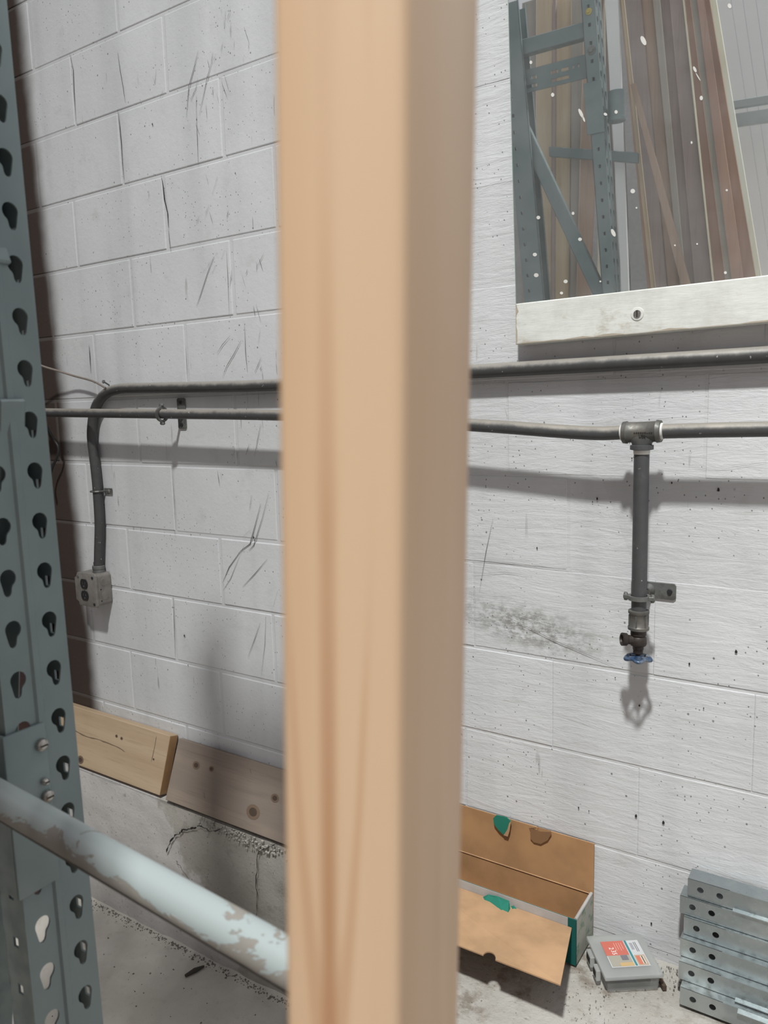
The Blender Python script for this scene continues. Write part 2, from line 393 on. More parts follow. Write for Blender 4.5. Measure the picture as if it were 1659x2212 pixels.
# scuffs, cracks and chips on the block wall
def wpts(px, off=.0022): return [PY(x, y, D-off) for x, y in px]
mk_dark, mk_grey, mk_chip = G(), G(), G()
N = (0,-1,0)
for w, pts in [(.0032, [(348,379),(352,400),(355,430),(362,460),(364,492)]), (.0018, [(364,495),(366,520),(369,544)]),
    (.0022, [(254,236),(258,270),(262,310),(265,360),(268,388)]), (.0020, [(151,118),(158,150),(160,200),(164,262)]),
    (.0026, [(192,744),(194,770),(196,807)]), (.0014, [(424,240),(426,300),(428,356)]), (.0014, [(254,112),(259,150),(266,190),(270,220)]),
    (.0014, [(489,540),(492,600),(495,680)]), (.0020, [(374,1288),(376,1350),(378,1420)]), (.0014, [(372,1020),(376,1080),(379,1142)]),
    (.0014, [(401,748),(403,790),(404,818)])]:
    mk_dark.strip(wpts(pts), w, N, .3)
for w, pts in [(.0016, [(330,165),(334,180),(337,150)]), (.0018, [(428,108),(418,150),(408,185),(402,255)]), (.0018, [(459,128),(448,165),(430,250)]),
    (.0022, [(462,555),(448,590),(432,640),(424,662)]), (.0014, [(466,572),(458,590)]), (.0020, [(520,736),(505,765),(490,790),(480,815)]),
    (.0016, [(497,725),(480,745),(468,764)]), (.0015, [(528,700),(530,760),(534,802)]), (.0022, [(563,1088),(552,1130),(540,1175),(520,1190),(495,1225),(480,1260)]),
    (.0018, [(580,1065),(566,1120),(548,1178),(537,1190)]), (.0016, [(540,1145),(525,1160)]), (.0018, [(518,1200),(498,1250),(482,1275)]),
    (.0017, [(577,1208),(550,1240),(524,1268)]), (.0018, [(562,1345),(550,1380),(535,1420)]), (.0014, [(600,1275),(590,1310)]),
    (.0014, [(470,380),(458,420)]), (.0014, [(455,440),(442,460)]), (.0014, [(563,915),(556,950),(550,985)]), (.0014, [(574,1330),(572,1390),(564,1460)]),
    (.0018, [(470,545),(437,590)]), (.0014, [(485,540),(478,560)]), (.0008, [(1065,1120),(1050,1190),(1035,1280)]), 
    (.0012, [(1090,880),(1096,900)])]:
    mk_grey.strip(wpts(pts), w, N, .4)
random.seed(3)
for i in range(46):                                        # clusters of short strokes
    cx, cy = random.choice([(470,110,), (520,600), (540,1000), (560,760), (430,180), (500,480)])
    x = min(596, random.gauss(cx, 45)); y = random.gauss(cy, 60); l = random.uniform(8, 38); a = random.uniform(1.0, 2.0)
    mk_grey.strip(wpts([(x, y), (min(597, x-l*.5*math.cos(a)), y+l*.5), (min(598, x-l*math.cos(a)), y+l)]), random.uniform(.0007,.0013), N, .4)
for x, y, r in [(329,268,.006), (323,295,.003), (548,1161,.0055), (398,1373,.0065), (406,1437,.004), (324,1296,.003), (1290,1077,.005), (1552,1058,.006),
                (1374,1763,.0065), (1433,1777,.0065), (1407,1995,.005), (1381,1524,.004), (1329,1464,.003), (1590,1408,.006), (1160,1184,.004), (1280,1084,.0025),
                (1451,1043,.004), (1365,990,.003), (318,945,.003), (186,1134,.003), (1489,1434,.004), (1520,1530,.003), (1250,1745,.004), (1272,1752,.003)]:
    c = PY(x, y, D-.0022); n = 7; r *= .68
    mk_dark.face([c+V((math.cos(t)*r*.6*random.uniform(.7,1.2), 0, math.sin(t)*r*random.uniform(.7,1.2))) for t in [2*math.pi*k/n for k in range(n)]])
for w, pts in [(.0016, [(1110,1340),(1200,1385),(1330,1440)]), (.0014, [(1018,1210),(1100,1215),(1235,1232)]), (.0012, [(1500,1010),(1570,1012),(1655,998)]), (.0012, [(1020,1240),(1090,1236),(1150,1244)])]:
    mk_chip.strip(wpts(pts), w, N, .5)
stuff(mk('faint_scratches', mk_chip, GREY_SCUFF, wall))
stuff(mk('crack_marks', mk_dark, DARK, wall)); stuff(mk('scuff_marks', mk_grey, SCUFF, wall))

def smooth_path(pts, n=4):
    out = []
    for i in range(len(pts)-1):
        p0, p1, p2, p3 = pts[max(i-1,0)], pts[i], pts[i+1], pts[min(i+2,len(pts)-1)]
        for k in range(n):
            t = k/n; out.append(.5*((2*p1)+(p2-p0)*t+(2*p0-5*p1+4*p2-p3)*t*t+(-p0+3*p1-3*p2+p3)*t*t*t))
    return out+[pts[-1]]
# cracks in the footing
cg = G()
def fpts(px): return [PY(x, y, FY-.006) for x, y in px]
for w, pts in [(.007, [(358,1840),(368,1820),(375,1808),(392,1796),(400,1793),(413,1790),(425,1785)]), (.005, [(425,1785),(440,1788),(455,1795),(478,1790)]),
               (.003, [(380,1860),(395,1880),(420,1915),(440,1935),(470,1960)]), (.0035, [(560,1830),(556,1870),(554,1930),(553,1990)]), (.003, [(595,1825),(575,1832),(558,1838)])]:
    q_ = [V((*p, 0)) for p in pts]; q_ = smooth_path(q_, 5); q_ = [(p.x+random.uniform(-2.2,2.2), p.y+random.uniform(-2.2,2.2)) for p in q_]
    cg.strip(fpts(q_), w*.62, N, .7)
stuff(mk('footing_cracks', cg, DARK, foot))

# rubble: crumbled footing edge and grit along the floor line
def stones(name, spots, mat, parent=None):
    g = G()
    for p, r in spots:
        bm = bmesh.new(); bmesh.ops.create_icosphere(bm, subdivisions=1, radius=r)
        sx, sy, sz = [random.uniform(.6,1.3) for _ in range(3)]
        vs = [V((v.co.x*sx*random.uniform(.8,1.2), v.co.y*sy*random.uniform(.8,1.2), v.co.z*sz*.8*random.uniform(.8,1.2)))+V(p) for v in bm.verts]
        bm.verts.index_update(); g.raw(vs, [[v.index for v in f.verts] for f in bm.faces]); bm.free()
    return stuff(mk(name, g, mat, parent))
sp = []
for i in range(170):
    t = random.random(); x = 430+t*190; y = 1772+t*72+random.gauss(4, 9)
    p = PY(x, y, FY-.002); p.z = min(p.z, LZ-.006); sp.append((p, random.uniform(.0015,.005)))
stones('crumbled_edge', sp, FOOT, foot)
sp = []
for i in range(900):
    x = random.uniform(-2.7, -1.0); d_ = abs(random.gauss(0, .012)); r = random.uniform(.0008,.0032)
    sp.append(((x, FY-.008-d_, r*.4), r))
for i in range(60):
    sp.append(((random.uniform(-2.2,-1.3), random.uniform(1.0,1.45), .001), random.uniform(.001,.003)))
tag(stones('floor_grit', sp, RUBBLE), 'dark grit and crumbs along the foot of the concrete footing', 'grit')
sp = []
for i in range(420):
    x = random.uniform(-.62, .1); y = 1.545-abs(random.gauss(0, .03)); r = random.uniform(.0006,.0022); sp.append(((x, y, LZ+r*.3), r))
for i in range(120):
    x = random.gauss(-.44, .05); y = random.gauss(1.36, .06); r = random.uniform(.0006,.0016); sp.append(((x, min(y,1.54), LZ+r*.3), r))
tag(stones('ledge_grit', sp, RUBBLE), 'loose grit scattered on the ledge around the plastic case', 'grit')
# stick on the floor
a, b = PZ(400, 2108, .006), PZ(441, 2087, .006)
tag(mk('wood_splinter', G().tube([a, (a+b)/2+V((0,0,.002)), b], [.004,.007,.003], 6), plain('splinter', (.06,.052,.045), .9).m), 'small dark wood splinter lying on the floor', 'splinter')

# steel column at the end of the block wall
colm = thing('steel_column', 'dark maroon steel column standing at the end of the block wall', 'column', (-2.6, 1.40, 0))
mk('flange', G().box((-2.80,1.285,.012), (-2.415,1.300,4.2)), MAROON, colm); mk('flange', G().box((-2.80,1.525,.012), (-2.425,1.540,4.2)), MAROON, colm)
mk('web', G().box((-2.44,1.3002,.012), (-2.428,1.5248,4.2)), MAROON, colm)
mk('base_plate', G().box((-2.86,1.25,0), (-2.40,1.470,.012)), MAROON, colm)

# ------------------------------------------------------------------ boards leaning on the footing
def board(name, label, x0, x1, y_bot, top_px_y_off, h, mat, knots, thick=.019, skew=0.0, ytop=None, cracks=()):
    yb = y_bot; yt = (ytop or D-.001)-thick
    zt = PY(*top_px_y_off, yt).z; ln = math.atan2(yt-yb, zt-LZ)
    zb = LZ+.0015+thick*math.sin(ln)                              # the back lower corner rests on the footing
    nv = V((0, (zt-zb), -(yt-yb))).normalized()*thick         # into the wall
    g = G(); lo0, lo1 = V((x0, yb, zb)), V((x1+skew, yb, zb)); hi0, hi1 = V((x0, yt, zt)), V((x1, yt, zt))
    g.hexa([lo0, lo1, lo1+nv, lo0+nv, hi0, hi1, hi1+nv, hi0+nv])
    t = thing(name, label, 'board', ((x0+x1)/2, yb+.01, zb), 'boards leaning on the footing')
    mk('plank', g, mat, t, .0015, 1)
    eo = V((.0009,0,0)); mk('end_grain', G().prism([lo1+eo+nv*.06+V((0,0,.003)), lo1+nv*.94+eo+V((0,0,.003)), hi1+nv*.94+eo-V((0,0,.003)), hi1+nv*.06+eo-V((0,0,.003))], (-.0008,0,0)), ENDG, t)
    e = (hi0-lo0).normalized()
    for px, py, r in knots:
        d = ray(px, py); nn = nv.normalized(); tt = (lo0-EYE).dot(nn)/d.dot(nn); c = EYE+d*tt-nn*.0008
        kn = None
        for nm_, rr, o, mm in (('knot', r*1.7, 0, KNOT2), ('knot_core', r, -.0003, KNOT)):
            kn = mk(nm_, G().face([c+V((math.cos(a)*rr*1.25,0,0))+e*(math.sin(a)*rr)+nn*o for a in [2*math.pi*j/12 for j in range(12)]]), mm, kn or t)
    for px_, w in cracks:
        q_ = smooth_path([V((x, y, 0)) for x, y in px_], 4); pts = []
        for p in q_:
            d = ray(p.x, p.y+random.uniform(-.8,.8)); nn = nv.normalized(); pts.append(EYE+d*((lo0-EYE).dot(nn)/d.dot(nn))-nn*.0006)
        mk('split_line', G().strip(pts, w, -nv.normalized(), .5), KNOT2, t)
    return t
board('pine_board', 'pale pine board leaning on the footing, next to the maroon column', -3.0, -1.828, 1.476, (372,1591), .166, BRD1, [(174,1641,.008), (263,1595,.003), (252,1590,.003), (332,1640,.002)], thick=.034, skew=-.012, cracks=[([(158,1576),(185,1590),(215,1598),(250,1612),(270,1624)], .003), ([(338,1590),(334,1615),(327,1645)], .002)])
board('weathered_board', 'grey-brown weathered board leaning on the footing, right of the pine board', -1.806, -1.03, 1.470, (430,1608), .160, BRD2, [(424,1653,.007), (457,1661,.005), (547,1754,.012), (594,1724,.007)], thick=.019, cracks=[([(440,1710),(443,1725)], .003), ([(540,1660),(543,1672)], .002)])

# ------------------------------------------------------------------ conduit and outlet box
ct = thing('conduit', 'dusty grey conduit bending down the block wall to an outlet box', 'conduit', PY(214,1225,D-.019))
CY = D-.0195
path = [(1900,750),(1659,766),(1345,784),(1030,802),(800,816),(588,832),(368,837),(275,838.5),(252,841),(236,846),(222,856),(211,871),(204,890),(200,912),(198.5,944),(203,985),(206,1010),(210,1050),(213.5,1100),(215,1140),(214,1180),(213,1225)]
mk('conduit_pipe', G().tube([(1.55, CY, PY(1900, 750, CY).z+.02)]+smooth_path([PY(x, y, CY) for x, y in path]), .0152, 18), COND, ct, smooth=True)
j = PY(1232, 790.5, CY)
sc = PY(209, 1061, D-.004)
st = G(); p = PY(210, 1061, CY)
st.tube([p+V((-.0175,.002,0)), p+V((-.0178,-.008,0)), p+V((-.011,-.0165,0)), p+V((0,-.0185,0)), p+V((.011,-.0165,0)), p+V((.0178,-.008,0)), p+V((.018,.012,0)), p+V((.020,.0165,0)), p+V((.05,.0165,0))], .003, 6)
st.box((p.x+.016, D-.005, p.z-.009), (p.x+.052, D-.002, p.z+.009))
strap = thing('conduit_strap', 'small one-hole metal strap holding the vertical conduit run', 'strap', (p.x, D-.003, p.z-.009))
mk('strap_band', st, ZINC, strap); mk('screw', G().lathe((p.x+.038, D-.005, p.z), (0,-1,0), [(0,.006),(.003,.005)], 10), STEEL, strap)
# screw holding tie wire at the bend
p = PY(236, 832, D)
sw = thing('wall_screw', 'rusty screw driven into the wall above the conduit bend', 'screw', (p.x, D, p.z))
mk('shank', G().tube([p, p+V((.004,-.022,.010))], .0025, 8), ZINC, sw); mk('head', G().lathe(p+V((.004,-.022,.010)), (.1,-1,.4), [(0,.006),(.003,.005)], 10), ZINC, sw)
cb = [PY(x, y, Y) for x, y, Y in [(60,778,D-.09),(95,792,D-.06),(125,801,D-.045),(160,812,D-.03),(200,823,D-.03),(228,838,D-.036)]]
tag(mk('brown_cable', G().tube(smooth_path(cb), .0032, 8), CABLE, smooth=True), 'thin brown cable strung from the maroon column to the conduit bend', 'cable')
cb = [PY(x, y, D-.03) for x, y in [(88,890),(100,920),(114,945),(126,968),(122,990),(113,1010),(108,1035),(112,1060)]]
tag(mk('dark_cable', G().tube(smooth_path(cb), .004, 8), BLACK, smooth=True), 'dark cable looping down beside the maroon column', 'cable')

# outlet box: 4-inch square surface box with domed duplex cover
bx0 = PY(213, 1235, CY); bt = thing('outlet_box', 'grey steel surface outlet box with black duplex sockets, under the conduit', 'outlet box', (bx0.x, D, bx0.z-.12))
bw, bh, bd = .104, .106, .052
cxp = PY(240, 1275, D-.004); X1 = cxp.x; X0 = X1-bw
zt_ = PY(232, 1238, D-.02).z; zb_ = zt_-bh; yf = D-bd
bg_ = G()
def rrect(x0, x1, z0, z1, r, y, n=4):
    pts = []
    for cx, cz, a0 in ((x1-r, z1-r, 0), (x0+r, z1-r, 90), (x0+r, z0+r, 180), (x1-r, z0+r, 270)):
        for k in range(n+1):
            a = math.radians(a0+90*k/n); pts.append(V((cx+r*math.cos(a), y, cz+r*math.sin(a))))
    return pts
mk('box_body', G().prism(rrect(X0, X1, zb_, zt_, .012, yf), (0, bd-.002, 0)), OUTLET, bt, smooth=True)
cvx0, cvx1 = X0-.002, X1+.002; n_ = .016
poly = [(cvx0+n_, zt_+.002), (cvx1-.004, zt_+.002), (cvx1, zt_-.004), (cvx1, zb_+.004), (cvx1-.004, zb_-.002), (cvx0+n_, zb_-.002), (cvx0+n_*.8, zb_+n_*.6), (cvx0, zb_+n_), (cvx0, zt_-n_), (cvx0+n_*.5, zt_-n_*.8)]
cover = mk('cover', G().prism([V((x, yf-.0005, z)) for x, z in poly], (0,-.0095,0)), OUTLET, bt, .002, 2, True)
cz = (zt_+zb_)/2; cx = (cvx0+cvx1)/2-.004
for s in (1, -1):
    so = mk('socket', G().prism([V((cx+.0180*math.cos(a), yf-.0102, cz+s*.0195+max(-.0155,min(.0155,.0195*math.sin(a))))) for a in [2*math.pi*k/28 for k in range(28)]], (0,-.0022,0)), BLACK, bt)
    hl = G()
    for dx, w_, h_ in ((-.006,.0025,.008), (.006,.0025,.0065)): hl.box((cx+dx-w_/2, yf-.0126, cz+s*.0195+.001-h_/2+.002), (cx+dx+w_/2, yf-.0124, cz+s*.0195+.001+h_/2+.002))
    hl.lathe((cx, yf-.0124, cz+s*.0195-.0075), (0,-1,0), [(0,.003),(.0002,.003)], 10)
    mk('contact_slots', hl, STEEL, so)
mk('cover_screw', G().lathe((cx, yf-.010, cz), (0,-1,0), [(0,.0035),(.0015,.003)], 10), ZINC, cover)
for x, z in ((cvx1-.014, zt_-.010), (cvx1-.013, zb_+.009), (cvx0+.020, zt_-.012)):
    mk('cover_screw', G().lathe((x, yf-.010, z), (0,-1,0), [(0,.0048),(.002,.0042)], 12), BLACK if x > cx else ZINC, cover)
for dz in (.0245, -.0205):
    mk('knockout', G().lathe((X1-.0005, D-.028, cz+dz), (1,0,0), [(0,.0135),(.0012,.013)], 20), OUTLET, bt, smooth=True)
for dz in (.002, -.036): mk('pin_hole', G().lathe((X1, D-.042, cz+dz), (1,0,0), [(0,.0025),(.0004,.0025)], 8), DARK, bt)
jc = PY(213, 1226, CY)
mk('connector', G().lathe((jc.x, CY, zt_), (0,0,1), [(0,.020),(.004,.020),(.005,.0185),(.010,.0185),(.011,.0198),(.020,.0198),(.022,.017)], 18), ZINC, bt, smooth=True)
# conduit bottom reaches connector: add short stub
mk('conduit_end', G().tube([jc+V((0,0,.02)), (jc.x, CY, zt_+.012)], .0152, 16), COND, ct, smooth=True)

# ------------------------------------------------------------------ iron pipe run with tee, drop leg and valve
SY = D-.075; RP = .0136
tee = PY(1387, 933, SY)
pt = thing('iron_pipe', 'black iron pipe run along the wall with a tee and valve drop leg', 'pipe', (tee.x, SY, tee.z-.42))
lp = [PY(x, y, SY) for x, y in [(-60,886),(95,891),(340,894),(600,897),(800,905),(1032,919),(1120,925),(1199,931),(1286,936),(1350,934)]]
mk('pipe_run', G().tube(smooth_path(lp, 5), RP, 18), PIPE, pt, smooth=True)
mk('pipe_run', G().tube([PY(x, y, SY) for x, y in [(1425,932),(1540,929),(1659,927),(1950,921)]]+[V((1.55, SY, PY(1950,921,SY).z))], RP, 18), PIPE, pt, smooth=True)
t0, t1 = PY(1346, 934.5, SY), PY(1429, 931.5, SY); ax = (t1-t0).normalized(); L_ = (t1-t0).length
tg = G().lathe(t0, ax, [(0,.0165),(.0005,.0205),(.008,.0215),(.010,.0195),(L_*.5,.0192),(L_-.010,.0195),(L_-.008,.0215),(L_-.0005,.0205),(L_,.0165)], 26)
tz = PY(1387, 972, SY).z
teeo = mk('tee', tg, IRON, pt, smooth=True, angle=50)
bl_ = tee.z-tz; tb = G(); rings = [(.004,.031,.0180),(.012,.0285,.0180),(.017,.0225,.0180),(.021,.0190,.0178),(.025,.0176,.0176),(bl_-.010,.0175,.0175),(bl_-.009,.0215,.0215),(bl_-.001,.0215,.0215),(bl_,.0175,.0175)]
for h_, rx_, ry_ in rings: tb.v += [V((tee.x+rx_*math.cos(2*math.pi*k/28), SY+ry_*math.sin(2*math.pi*k/28), tee.z-h_)) for k in range(28)]
for i in range(len(rings)-1):
    for k in range(28): tb.f.append((i*28+k, i*28+(k+1)%28, (i+1)*28+(k+1)%28, (i+1)*28+k))
mk('tee_branch', tb, IRON, teeo, smooth=True, angle=50)
for p, s in ((t0, -1), (t1, 1)):
    mk('thread_tape', G().lathe(p, ax*s, [(-.001,.0158),(.0035,.0152),(.004,.0136)], 20), TAPE, pt, smooth=True)
mk('thread_tape', G().lathe((tee.x, SY, tz), (0,0,-1), [(-.001,.0152),(.006,.0150),(.008,.0143)], 20), TAPE, pt, smooth=True)
# cast lettering on the tee
def text_mesh(name, s, size, o, right, up, mat, parent, depth=.0004, align='CENTER'):
    cu = bpy.data.curves.new(name, 'FONT'); cu.body = s; cu.size = size; cu.extrude = depth; cu.align_x = align
    tmp = bpy.data.objects.new('tmp', cu); COL.objects.link(tmp); dg = bpy.context.evaluated_depsgraph_get(); dg.update()
    me = tmp.evaluated_get(dg).to_mesh(); g = G(); right = V(right).normalized(); up = V(up).normalized(); nn = right.cross(up)
    g.raw([V(o)+right*v.co.x+up*v.co.y+nn*v.co.z for v in me.vertices], [tuple(p.vertices) for p in me.polygons])
    tmp.evaluated_get(dg).to_mesh_clear(); bpy.data.objects.remove(tmp); bpy.data.curves.remove(cu)
    return mk(name, g, mat, parent)
c = PY(1387, 936, SY-.019)
mkg = G(); random.seed(5)
for i in range(9):                                          # worn, unreadable maker's line
    x = -.0155+i*.0039; mkg.box((c.x+x, c.y-.0006, c.z-.0008), (c.x+x+.0027, c.y+.002, c.z+.0016+random.uniform(-.001,.0006)))
mk('cast_marks', mkg, DARK, teeo)
text_mesh('cast_letters', 'USA', .0068, (c.x, c.y+.0004, c.z-.0078), (1,0,0), (0,0,1), DARK, teeo, .0008)
zcl = PY(1386, 1318, SY).z
mk('drop_pipe', G().tube([(tee.x, SY, tz-.003), (tee.x, SY, zcl-.003)], .0143, 20), PIPE, pt, smooth=True)
zc2 = PY(1386, 1362, SY).z; Lc = zcl-zc2
cp = mk('coupling', G().lathe((tee.x, SY, zcl), (0,0,-1), [(0,.0165),(.001,.0198),(.006,.0198),(.008,.0178),(Lc-.009,.0178),(Lc-.007,.0202),(Lc-.002,.0200),(Lc,.016)], 26), IRON, pt, smooth=True, angle=50)
rb = G()
for a in range(-150, 210, 60):
    u = V((math.cos(math.radians(a)), math.sin(math.radians(a)), 0)); w_ = V((-u.y, u.x, 0))
    b0 = V((tee.x, SY, zc2+.009))+u*.0172
    rb.hexa([b0-w_*.0016, b0+u*.0022-w_*.0012, b0+u*.0022+w_*.0012, b0+w_*.0016]+[p+V((0,0,Lc-.018)) for p in (b0-w_*.0016, b0+u*.0022-w_*.0012, b0+u*.0022+w_*.0012, b0+w_*.0016)])
mk('rib', rb, IRON, cp)
# valve
zv = zc2; vc = V((tee.x, SY, zv))
mk('valve_body', G().lathe(vc, (0,0,-1), [(0,.0145),(.004,.0150),(.009,.0150),(.011,.0125),(.015,.0155),(.026,.0165),(.030,.0150),(.032,.0105),(.038,.0105),(.039,.0095),(.046,.0095),(.048,.005),(.058,.004)], 22), BRASS, pt, smooth=True, angle=50)
od = V((-.80, -.60, .10)).normalized()
mk('valve_outlet', G().lathe(vc+V((0,0,-.020)), od, [(.004,.0105),(.016,.0090),(.022,.0095),(.024,.0125),(.033,.0130),(.034,.0095),(.030,.008)], 18), BRASS, pt, smooth=True, angle=50)
hw = vc+V((0,0,-.056)); NW = 5
tor = []
for k in range(60):
    a = 2*math.pi*k/60; r = .0222+.0028*math.cos(NW*a); tor.append(hw+V((r*math.cos(a), r*math.sin(a), -.0015*math.cos(NW*a))))
wg_ = G(); b = 0; seg = 8
for i, p in enumerate(tor):
    tdir = (tor[(i+1)%60]-tor[i-1]).normalized(); sd = tdir.cross(V((0,0,1))).normalized(); up = sd.cross(tdir)
    for k in range(seg):
        a = 2*math.pi*k/seg; wg_.v.append(p+(sd*math.cos(a)+up*math.sin(a))*.0036)
for i in range(60):
    for k in range(seg): wg_.f.append((i*seg+k, i*seg+(k+1)%seg, ((i+1)%60)*seg+(k+1)%seg, ((i+1)%60)*seg+k))
hwo = mk('handwheel', wg_, BLUE, pt, smooth=True, angle=180)
for k in range(NW):
    a = 2*math.pi*k/NW; mk('spoke', G().tube([hw+V((.004*math.cos(a),.004*math.sin(a),.002)), hw+V((.023*math.cos(a),.023*math.sin(a),-.001))], .0024, 8), BLUE, hwo, smooth=True)
mk('hub', G().lathe(hw+V((0,0,.006)), (0,0,-1), [(0,.006),(.004,.0075),(.010,.007),(.012,.004)], 14), BLUE, hwo, smooth=True)

# split-ring hangers
def hanger(name, label, c, axis, plate_mid, plate_along, half):
    """c: pipe centre; axis: pipe direction; plate lies on the wall"""
    t = thing(name, label, 'pipe hanger', (c.x, D, c.z-.03), 'split-ring pipe hangers')
    ax = V(axis); ear = V((0,0,1)) if abs(ax.x) > .5 else V((1,0,0))
    g = G(); n = 30; fw_, bw_ = RP+.0022, RP+.0080
    for i in range(n):
        a0, a1 = 2*math.pi*i/n, 2*math.pi*(i+1)/n; o = []
        for a in (a0, a1):
            d = ear*math.cos(a)+V((0,-1,0))*math.sin(a); o.append(d)
        g.hexa([c+o[0]*fw_-ax*.004, c+o[0]*bw_-ax*.004, c+o[0]*bw_+ax*.004, c+o[0]*fw_+ax*.004, c+o[1]*fw_-ax*.004, c+o[1]*bw_-ax*.004, c+o[1]*bw_+ax*.004, c+o[1]*fw_+ax*.004])
    mk('ring', g, ZINC, t, smooth=True)
    for s in (-1, 1):
        e = G(); e.prism([c+ear*(s*(RP+.005))+V((0,-.007,0))-ax*.004, c+ear*(s*(RP+.016))+V((0,-.005,0))-ax*.004, c+ear*(s*(RP+.016))+V((0,.005,0))-ax*.004, c+ear*(s*(RP+.005))+V((0,.007,0))-ax*.004], ax*.008)
        mk('ear', e, ZINC, t, .001, 1); mk('bolt', G().lathe(c+ear*(s*(RP+.012))-ax*.008, ax, [(0,.003),(.0035,.0045),(.0125,.0045),(.016,.003)], 8), ZINC, t)
    mk('rod', G().tube([c+V((0,RP+.006,0)), (c.x, D-.004, c.z)], .0048, 10), ZINC, t)
    mk('flange_boss', G().lathe((c.x, D-.004, c.z), (0,-1,0), [(0,.013),(.006,.012),(.012,.008),(.020,.0075)], 18), ZINC, t, smooth=True)
    pl = V(plate_along); ot = V((0,0,1)) if abs(pl.x) > .5 else V((1,0,0)); m_ = V((plate_mid.x, D-.004, plate_mid.z)); w_ = .0165; ch = .004
    poly = [m_+pl*half-ot*(w_-ch), m_+pl*(half-ch)-ot*w_, m_-pl*(half-ch)-ot*w_, m_-pl*half-ot*(w_-ch), m_-pl*half+ot*(w_-ch), m_-pl*(half-ch)+ot*w_, m_+pl*(half-ch)+ot*w_, m_+pl*half+ot*(w_-ch)]
    mk('plate', G().prism(poly, (0,.0032,0)), ZINC, t, .0006, 1)
    for s in (-1, 1): mk('screw', G().lathe(m_+pl*(s*(half-.012)), (0,-1,0), [(0,.0055),(.003,.0045)], 10), BLACK, t)
    return t
ring = PY(350, 895, SY); pm = PY(394, 893, D-.003)
hanger('pipe_hanger', 'split-ring hanger with upright plate holding the horizontal pipe', V((ring.x, SY, ring.z)), (1,0,0), V((ring.x, D, pm.z)), (0,0,1), .044)
rz = PY(1386, 1291, SY).z; pm = PY(1411, 1280, D-.003)
hanger('pipe_hanger', 'split-ring hanger with sideways plate holding the drop leg above the valve', V((tee.x, SY, rz)), (0,0,1), V((pm.x, D, rz)), (1,0,0), .044)

# ------------------------------------------------------------------ mirror and its ledger board
lgY = D-.040
tl, tr = PY(1115, 656, lgY), PY(1659, 594, lgY); bl, br = PY(1111, 745, lgY), PY(1659, 696, lgY)
zt1 = (tl.z+tr.z)/2; x_l = (tl.x+bl.x)/2; x_r = 1.15
zt_at = lambda x: tl.z+(tr.z-tl.z)*(x-tl.x)/(tr.x-tl.x)
zb_at = lambda x: bl.z+(br.z-bl.z)*(x-bl.x)/(br.x-bl.x)
lt = thing('mirror_ledger_board', 'white-painted wooden ledger board screwed to the wall under the mirror', 'board', (x_l+.5, D-.02, zb_at(x_l)))
g = G().hexa([(x_l, lgY, zb_at(x_l)), (x_r, lgY, zb_at(x_r)), (x_r, D-.003, zb_at(x_r)), (x_l, D-.003, zb_at(x_l)), (x_l, lgY, zt_at(x_l)), (x_r, lgY, zt_at(x_r)), (x_r, D-.003, zt_at(x_r)), (x_l, D-.003, zt_at(x_l))])
mk('plank', g, LEDGER, lt, .002, 2)
random.seed(21); WEAR = plain('bare_worn_wood', (.40,.34,.27), .8).m
up_, lo_ = [], []
for i in range(90):
    x = x_l+.002+(x_r-.004-x_l)*i/89; lo_.append(V((x, lgY-.0005, zb_at(x)+.0012))); up_.append(V((x, lgY-.0005, zb_at(x)+.0012+random.choice((.0006,.001,.0015,.0025,.004)))))
wr = G()
for i in range(89): wr.face([lo_[i], lo_[i+1], up_[i+1], up_[i]])
mk('worn_edge', wr, WEAR, lt)
wr = G(); zs_ = [zb_at(x_l)+.002+(zt_at(x_l)-zb_at(x_l)-.004)*i/12 for i in range(13)]; ww_ = [random.choice((.001,.002,.0035,.006)) for _ in zs_]
for i in range(12): wr.face([(x_l+.0014, lgY-.0006, zs_[i]), (x_l+.0014+ww_[i], lgY-.0006, zs_[i]), (x_l+.0014+ww_[i+1], lgY-.0006, zs_[i+1]), (x_l+.0014, lgY-.0006, zs_[i+1])])
mk('worn_edge', wr, WEAR, lt)
sp_ = PY(1377, 678, lgY)
mk('washer', G().lathe(sp_, (0,-1,0), [(0,.0125),(.0012,.0120),(.0016,.010)], 22), LEDGER, lt, smooth=True)
scr = mk('screw_head', G().lathe(sp_+V((0,-.0012,0)), (0,-1,0), [(0,.0075),(.0022,.0068)], 18), STEEL, lt, smooth=True)
mk('screw_slot', G().box((sp_.x-.0011, lgY-.0036, sp_.z-.0066), (sp_.x+.0011, lgY-.0033, sp_.z+.0066)), DARK, scr)
mt = thing('wall_mirror', 'large frameless mirror speckled with paint, standing on the white ledger board', 'mirror', MM(1380, 640))
def mplane(x, z):      # point of the mirror plane at world x, z
    return V((x, (MD-MN.x*x-MN.z*(z-CH))/MN.y, z))
e1, e2 = MM(1098.5, 0), MM(1115, 640); zlo = zt_at(e2.x)+.0006; zhi = 3.1
xl = lambda z: e2.x+(e1.x-e2.x)*(z-e2.z)/(e1.z-e2.z)
xr_ = 1.10; zlo2 = zt_at(xr_)+.0006
c4 = [mplane(xl(zlo), zlo), mplane(xr_, zlo2), mplane(xr_, zhi), mplane(xl(zhi), zhi)]
g = G(); g.face(c4); mk('mirror_glass', g, MIRROR, mt)
bk = G().prism([p-MN*.0006 for p in c4], -MN*.005)
mk('mirror_backing', bk, plain('mirror_back', (.10,.11,.11), .5).m, mt)
eg = G(); a_, b_ = c4[0]-V((.0016,0,0)), c4[3]-V((.0016,0,0)); eg.prism([a_, c4[0]-V((.0002,0,0)), c4[3]-V((.0002,0,0)), b_], -MN*.005)
mk('glass_edge', eg, plain('glass_edge', (.34,.40,.38), .2).m, mt)
FLECK = plain('paint_fleck', (.62,.60,.57), .6).m
